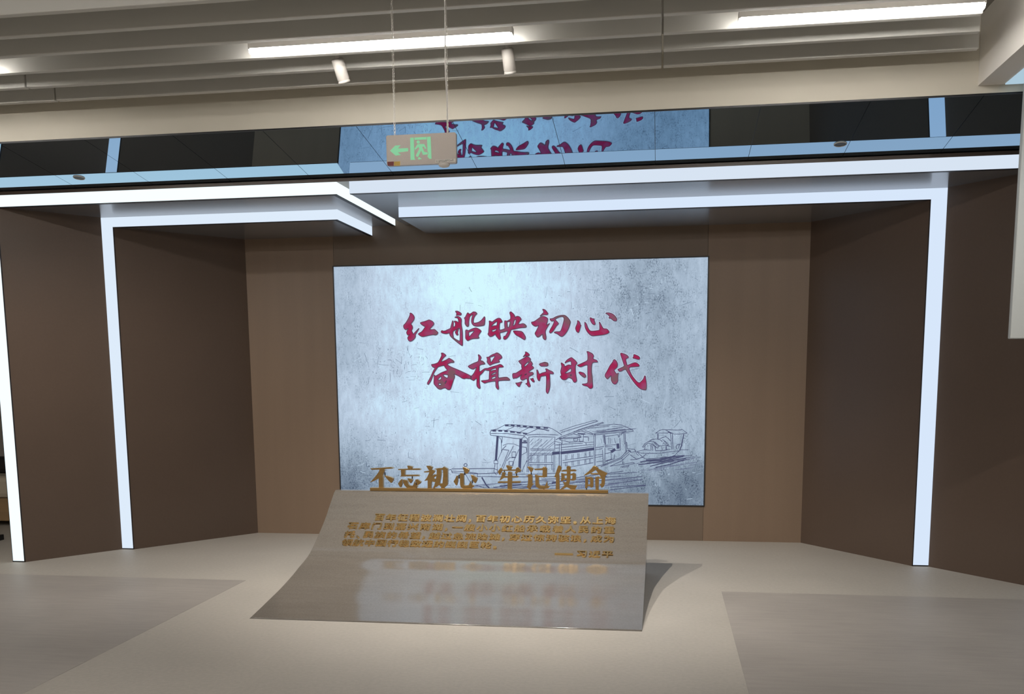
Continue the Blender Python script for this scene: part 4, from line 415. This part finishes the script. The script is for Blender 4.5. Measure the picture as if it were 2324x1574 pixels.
for text, x, pitch, s0 in ROWS:
    for ch in text:
        adv = pitch*(.62 if ch in PUNCT else 1)
        if ch == '—':
            me = bpy.data.meshes.new('raised_letter'); bm = bmesh.new(); bmesh.ops.create_cube(bm, size=1, matrix=Matrix.Translation((.064, .034, 0)) @ Matrix.Diagonal((.128, .010, .014, 1))); bm.to_mesh(me); bm.free(); adv = .150; wx = 0
        elif ch == '。':
            me = bpy.data.meshes.new('raised_letter'); bm = bmesh.new(); bmesh.ops.create_cone(bm, cap_ends=True, segments=20, radius1=.0125, radius2=.0125, depth=.014, matrix=Matrix.Translation((.018, .014, 0))); bm.to_mesh(me); bm.free(); wx = 0
        elif ch in cache: me = cache[ch]
        else:
            me0 = glyph(ch, FS, 0, .006); bm = bmesh.new(); sh = .0021 if len(me0.vertices) < 420 else .0015
            for k_, (ox_, oy_) in enumerate(((0, 0), (sh, 0), (-sh, 0), (0, sh*.7), (0, -sh*.7))):   # strokes thickened by overlaid, slightly stepped layers
                n0 = len(bm.verts); bm.from_mesh(me0); bm.verts.ensure_lookup_table()
                for v in bm.verts[n0:]: v.co.x += ox_; v.co.y += oy_; v.co.z += -.00012*k_
            me = bpy.data.meshes.new('raised_letter'); bm.to_mesh(me); bm.free()
            xs_ = [v.co.x for v in me.vertices]; ys_ = [v.co.y for v in me.vertices]
            if ch in PUNCT:
                dx, dy = -min(xs_)+.004, -min(ys_)
            else:
                dx = .0375-(min(xs_)+max(xs_))/2; dy = .0395-(min(ys_)+max(ys_))/2
                sx = min(1.15, .078/(max(xs_)-min(xs_))) if max(xs_)-min(xs_) > .06 else 1
            for v in me.vertices: v.co.x += dx; v.co.y = .0395+(v.co.y+dy-.0395)*(.86 if ch not in PUNCT else 1)
            cache[ch] = me
        if not me.materials: me.materials.append(BRONZE)
        o_ = bpy.data.objects.new('raised_letter', me); COL.objects.link(o_)
        pos, der = ramp(s0+.079)
        up = Vector((0, -der[0], -der[1])); nr = Vector((1, 0, 0)).cross(up)
        pos2, d2 = ramp(s0+.04); up = Vector((0, -d2[0], -d2[1])); nr = Vector((1, 0, 0)).cross(up)
        base = Vector((x, pos2[0], pos2[1]))-up*.0395+nr*.0055
        Mx = Matrix.Identity(4)
        for i in range(3): Mx[i][0] = (1, 0, 0)[i]; Mx[i][1] = up[i]; Mx[i][2] = nr[i]; Mx[i][3] = base[i]
        o_.matrix_world = Mx; o_.parent = plinth; o_.matrix_parent_inverse = Matrix.Translation(-Vector(plinth.location))
        x += adv

# ---------------- gold slogan standing on the plinth ----------------
GYF = -1.455
slog = empty('gold_slogan', (-1.28, -1.447, .602), 'row of eight large gold characters on a gold bar along the top of the plinth', 'lettering')
under(MB().box(-2.186, -.378, -1.466, -1.412, .602, .624).build('base_bar', GOLD, bevel=.0015), slog)
for k, ch in enumerate(GOLD_SHAPES):
    mb = MB()
    for gi, g in enumerate(ch): mb.plate([[(x/1e4, z/1e4) for x, z in p] for p in g], GYF+.00025*gi, GYF+.036-.00025*gi, 0)
    lt = under(mb.build('letter', [GOLD], bevel=.0008), slog)
    if str(k) in PEGS:
        for x, z in PEGS[str(k)]:
            pg = MB().box(x/1e4-.0035, x/1e4+.0035, GYF+.012, GYF+.022, z/1e4-.016, z/1e4+.014).build('pin', TRIM_DARK); pg.parent = lt

# ---------------- ceiling slats ----------------
rows = [(-2.649, [(-7.5, -3.783), (-3.773, -.022), (-.012, 1.672)]), (-2.931, [(-7.5, -3.783), (-3.773, -.022), (-.012, 1.592)]), (-3.196, [(-7.5, -.022), (-.012, 1.524)]), (-3.464, [(-7.5, -.022), (-.012, 1.46)]), (-3.735, [(-7.5, -.022), (-.012, 1.40)]), (-4.006, [(-7.5, -.022), (-.012, 1.34)])]
ORD = ['next to the cream beam', 'second from the cream beam', 'third from the cream beam, just behind the tube lamps', 'fourth from the cream beam, in front of the tube lamps', 'fifth from the cream beam', 'sixth from the cream beam']
for (y, segs), od in zip(rows, ORD):
    for j, (x0, x1) in enumerate(segs):
        part = {3: ['left length', 'middle length', 'right length'], 2: ['long left length', 'right length'], 1: ['full length']}[len(segs)][j]
        o_ = MB().box(x0, x1, y-.02, y+.022, ZS, ZS+.13).build('ceiling_slat', SLATM, bevel=.004)
        tag(o_, f'{part} of the white ceiling slat {od}', 'ceiling slat', 'white ceiling slats')
# ---------------- tubular ceiling lamps ----------------
def tube_lamp(x0, x1, y, lab, z=3.186, m=LAMPM):
    rt = empty('linear_lamp', ((x0+x1)/2, y, z), lab, 'ceiling lamp', 'linear ceiling lamps')
    q = [(-.034, .010), (-.034, .024), (.034, .024), (.034, .010), (.024, 0), (-.024, 0)]
    m_ = MB(); A = [m_.bm.verts.new((x0, y+yy, z+zz)) for yy, zz in q]; B = [m_.bm.verts.new((x1, y+yy, z+zz)) for yy, zz in q]
    m_.bm.faces.new(A); m_.bm.faces.new(B[::-1])
    for i in range(6): m_.bm.faces.new((A[i], B[i], B[(i+1)%6], A[(i+1)%6]))
    under(m_.build('diffuser', m), rt)
    under(MB().box(x0+.006, x1-.006, y-.034, y+.034, z+.024, z+.060).build('housing', WHITE), rt)
    for xe in (x0+.0015, x1-.0015): under(MB().box(xe-.0045, xe+.0045, y-.036, y+.036, z+.02, z+.060).build('end_cap', WHITE), rt)
    for xe in (x0+.2, x1-.2): under(MB().tube([(xe, y, z+.058), (xe, y, 3.452)], .004).build('suspension_rod', WHITE), rt)
tube_lamp(-2.195, -.78, -3.305, 'lit white tube lamp above the exit sign')
tube_lamp(.358, 1.497, -3.305, 'lit white tube lamp at the top right, ending at the bulkhead')
tube_lamp(-5.15, -3.74, -3.305, 'lit white tube lamp just beyond the left edge, in line with the other two')
for y, n in ((-6.3, 'nearest'), (-8.9, 'second'), (-11.3, 'last')):  # unseen lamp rows, added to light the hall and stage
    for x, s in ((-5.4, 'left'), (-2.1, 'middle'), (1.0, 'right')): tube_lamp(x-.8, x+.8, y, f'added unseen tube lamp over the hall, {n} row, {s} of three', 3.3, LAMPB)
# ---------------- stage spots ----------------
def spot(x, y, ztop, tiltx, tilty, lab, k=1.0):
    rt = empty('ceiling_spotlight', (x, y, ztop), lab, 'spotlight', 'white cylinder spotlights')
    ax = Vector((math.tan(tiltx), math.tan(tilty), -1)).normalized(); Q = ax.to_track_quat('Z', 'Y').to_matrix()
    under(MB().lathe([(.010, -.006), (.010, .03), (.008, .03), (.008, max(.05, (3.455 if x < 1.9 else BZ)-ztop))], (x, y, ztop), 20).build('mount', WHITE), rt)
    c = Vector((x, y, ztop))
    under(MB().lathe([(.026, .0), (.0335, .006), (.0335, .110), (.031, .114), (.031, .117), (.0335, .119), (.0335, .127), (.029, .130), (.029, .120)], c, 32, Q).build('barrel', SPOTW), rt)
    under(MB().lathe([(.029, .119), (.029, .1205)], c, 24, Q).build('lens', emit('spot_lens', (1, .93, .82, 1), 25)), rt)
    ld = bpy.data.lights.new('spot_beam', 'SPOT'); ld.energy = SPOT*k; ld.color = (1, .94, .87); ld.spot_size = math.radians(100); ld.spot_blend = 1.0; ld.shadow_soft_size = .02
    lo = bpy.data.objects.new('spot_beam', ld); COL.objects.link(lo); lo.location = c+ax*.15
    lo.rotation_euler = (-ax).to_track_quat('Z', 'Y').to_euler(); lo.parent = rt; lo.matrix_parent_inverse = Matrix.Translation(-c)
spot(-1.805, -3.05, 3.226, .19, .42, 'white cylinder spotlight under the left part of the tube lamp, tilted')
spot(-.847, -3.05, 3.226, .07, .42, 'white cylinder spotlight under the right end of the tube lamp, nearly upright')

spot(-4.30, -3.05, 3.175, .12, .55, 'added unseen cylinder spotlight beyond the left edge, brightening the left floor', .7)  # unseen extra spot, added to lift the floor at the left
spot(2.45, -4.4, 3.03, -.25, .75, 'added unseen cylinder spotlight under the right bulkhead, brightening the right floor', .33)  # unseen extra spot, added to lift the floor at the right
# ---------------- hanging exit sign ----------------
SY = -4.05
ex = empty('exit_sign', (-1.087, SY, 2.43), 'hanging emergency exit sign with a green arrow and running figure, on two chains', 'exit sign')
def rrect(x0, x1, z0, z1, rd, n=5):
    o_ = []
    for cx, cz, a0 in ((x1-rd, z1-rd, 0), (x0+rd, z1-rd, 90), (x0+rd, z0+rd, 180), (x1-rd, z0+rd, 270)):
        o_ += [(cx+rd*math.cos(math.radians(a0+90*i/n)), cz+rd*math.sin(math.radians(a0+90*i/n))) for i in range(n+1)]
    return o_
under(MB().plate([rrect(-1.2495, -.926, 2.4275, 2.5605, .008)], SY, SY+.024).build('panel', SIGNF, bevel=.002), ex)
for nm, idx in (('arrow', (0,)), ('door_symbol', (1,)), ('door_symbol', (2,)), ('door_symbol', (3,)), ('running_figure', (5,)), ('running_figure', (4,)), ('running_figure', (6,))):
    m_ = MB()
    for i in idx: m_.plate([[(x/1e4, z/1e4) for x, z in SIGNPOLY[i]]], SY-.0012, SY+.001)
    o_ = under(m_.build(nm, GLOWG), ex)
for c_, q in SIGNSTK:
    q = [(x/1e4, z/1e4) for x, z in q]; o_ = under(MB().plate([q], SY-.0008, SY+.001).build('sticker', STK[c_]), ex); o_['label'] = {'red': 'small dark red sticker', 'yellow': 'small yellow sticker', 'white': 'white paper label with fine print'}[c_]
m_ = MB(); x0, z0 = SIGNSTK[2][1][0][0]/1e4, SIGNSTK[2][1][3][1]/1e4
for i in range(3):
    for j in range(9):
        if (i*5+j*3) % 4 == 3: continue
        m_.box(x0+.016+j*.0078, x0+.022+j*.0078, SY-.0011, SY-.0007, z0+.0022+i*.0028+j*.0004, z0+.0036+i*.0028+j*.0004)
m_.box(x0+.003, x0+.010, SY-.0011, SY-.0007, z0+.0075, z0+.0088).box(x0+.007, x0+.0085, SY-.0011, SY-.0007, z0+.002, z0+.0075)
under(m_.build('fine_print', INKM), ex)
under(MB().lathe([(.026, 0), (.026, -.004), (.022, -.010), (.012, -.014)], (-.985, SY+.012, 2.4275), 24).build('dome', WHITE), ex)
def chain(x, z0, z1):
    m_ = MB(); n = int((z1-z0)/.0155); lk = .0155
    for i in range(n):
        c = Vector((x, SY+.012, z0+lk*(i+.5))); pl = []
        for k in range(10):
            t_ = 2*math.pi*k/10; w_, h_ = .0036*math.cos(t_), .0100*math.sin(t_)
            pl.append(c+(Vector((w_, 0, h_)) if i % 2 else Vector((w_*.6, w_, h_))))
        rings = []
        for k in range(10):
            d = (pl[(k+1)%10]-pl[k-1]).normalized(); e_ = d.orthogonal().normalized(); g_ = d.cross(e_)
            rings.append([m_.bm.verts.new(pl[k]+.0011*(math.cos(2*math.pi*j/5)*e_+math.sin(2*math.pi*j/5)*g_)) for j in range(5)])
        for k in range(10):
            for j in range(5): m_.bm.faces.new((rings[k][j], rings[k][(j+1)%5], rings[(k+1)%10][(j+1)%5], rings[(k+1)%10][j]))
    under(m_.build('chain', CHROME), ex)
chain(-1.2115, 2.56, 3.45); chain(-.9655, 2.56, 3.45)
m_ = MB().tube([(-.968, SY+.014, 2.557), (-.966, SY+.010, 2.7), (-.9715, SY+.010, 2.85), (-.969, SY+.012, 3.0), (-.9695, SY+.012, 3.45)], .0032)
o_ = under(m_.build('power_cable', WHITE), ex); o_['label'] = 'thin white cable beside the right chain'

# ---------------- edges of the view ----------------
o_ = MB().box(1.971, 3.2, -2.52, -2.475, 1.655, BZ-.007).build('hanging_panel', PANELW, bevel=.006)
tag(o_, 'plain white panel hanging from the bulkhead at the far right edge', 'panel')
bn = empty('sofa', (-7.2, .3, 0), 'cream sofa on a tan wooden base, half hidden beyond the left light strip', 'sofa')
under(MB().box(-8.6, -6.30, .12, .85, .05, .28).build('base', TAN, bevel=.01), bn)
under(MB().box(-8.6, -6.28, .10, .85, .28, .50).build('cushion', CUSH, bevel=.05), bn)
for x in (-8.45, -6.45): under(MB().box(x-.03, x+.03, .2, .26, 0, .05).build('leg', BLACK), bn)
tag(MB().box(-7.2, -6.32, .35, .6, .5, .66).build('dark_cushion', DKWOOD, bevel=.05), 'dark cushion lying on the cream sofa at the left edge', 'cushion')
tag(MB().box(-6.5, -5.955, -.75, -.6, 0, .05).build('floor_bracket', BLACK, bevel=.004), 'low black metal foot on the floor at the left edge', 'metal foot')
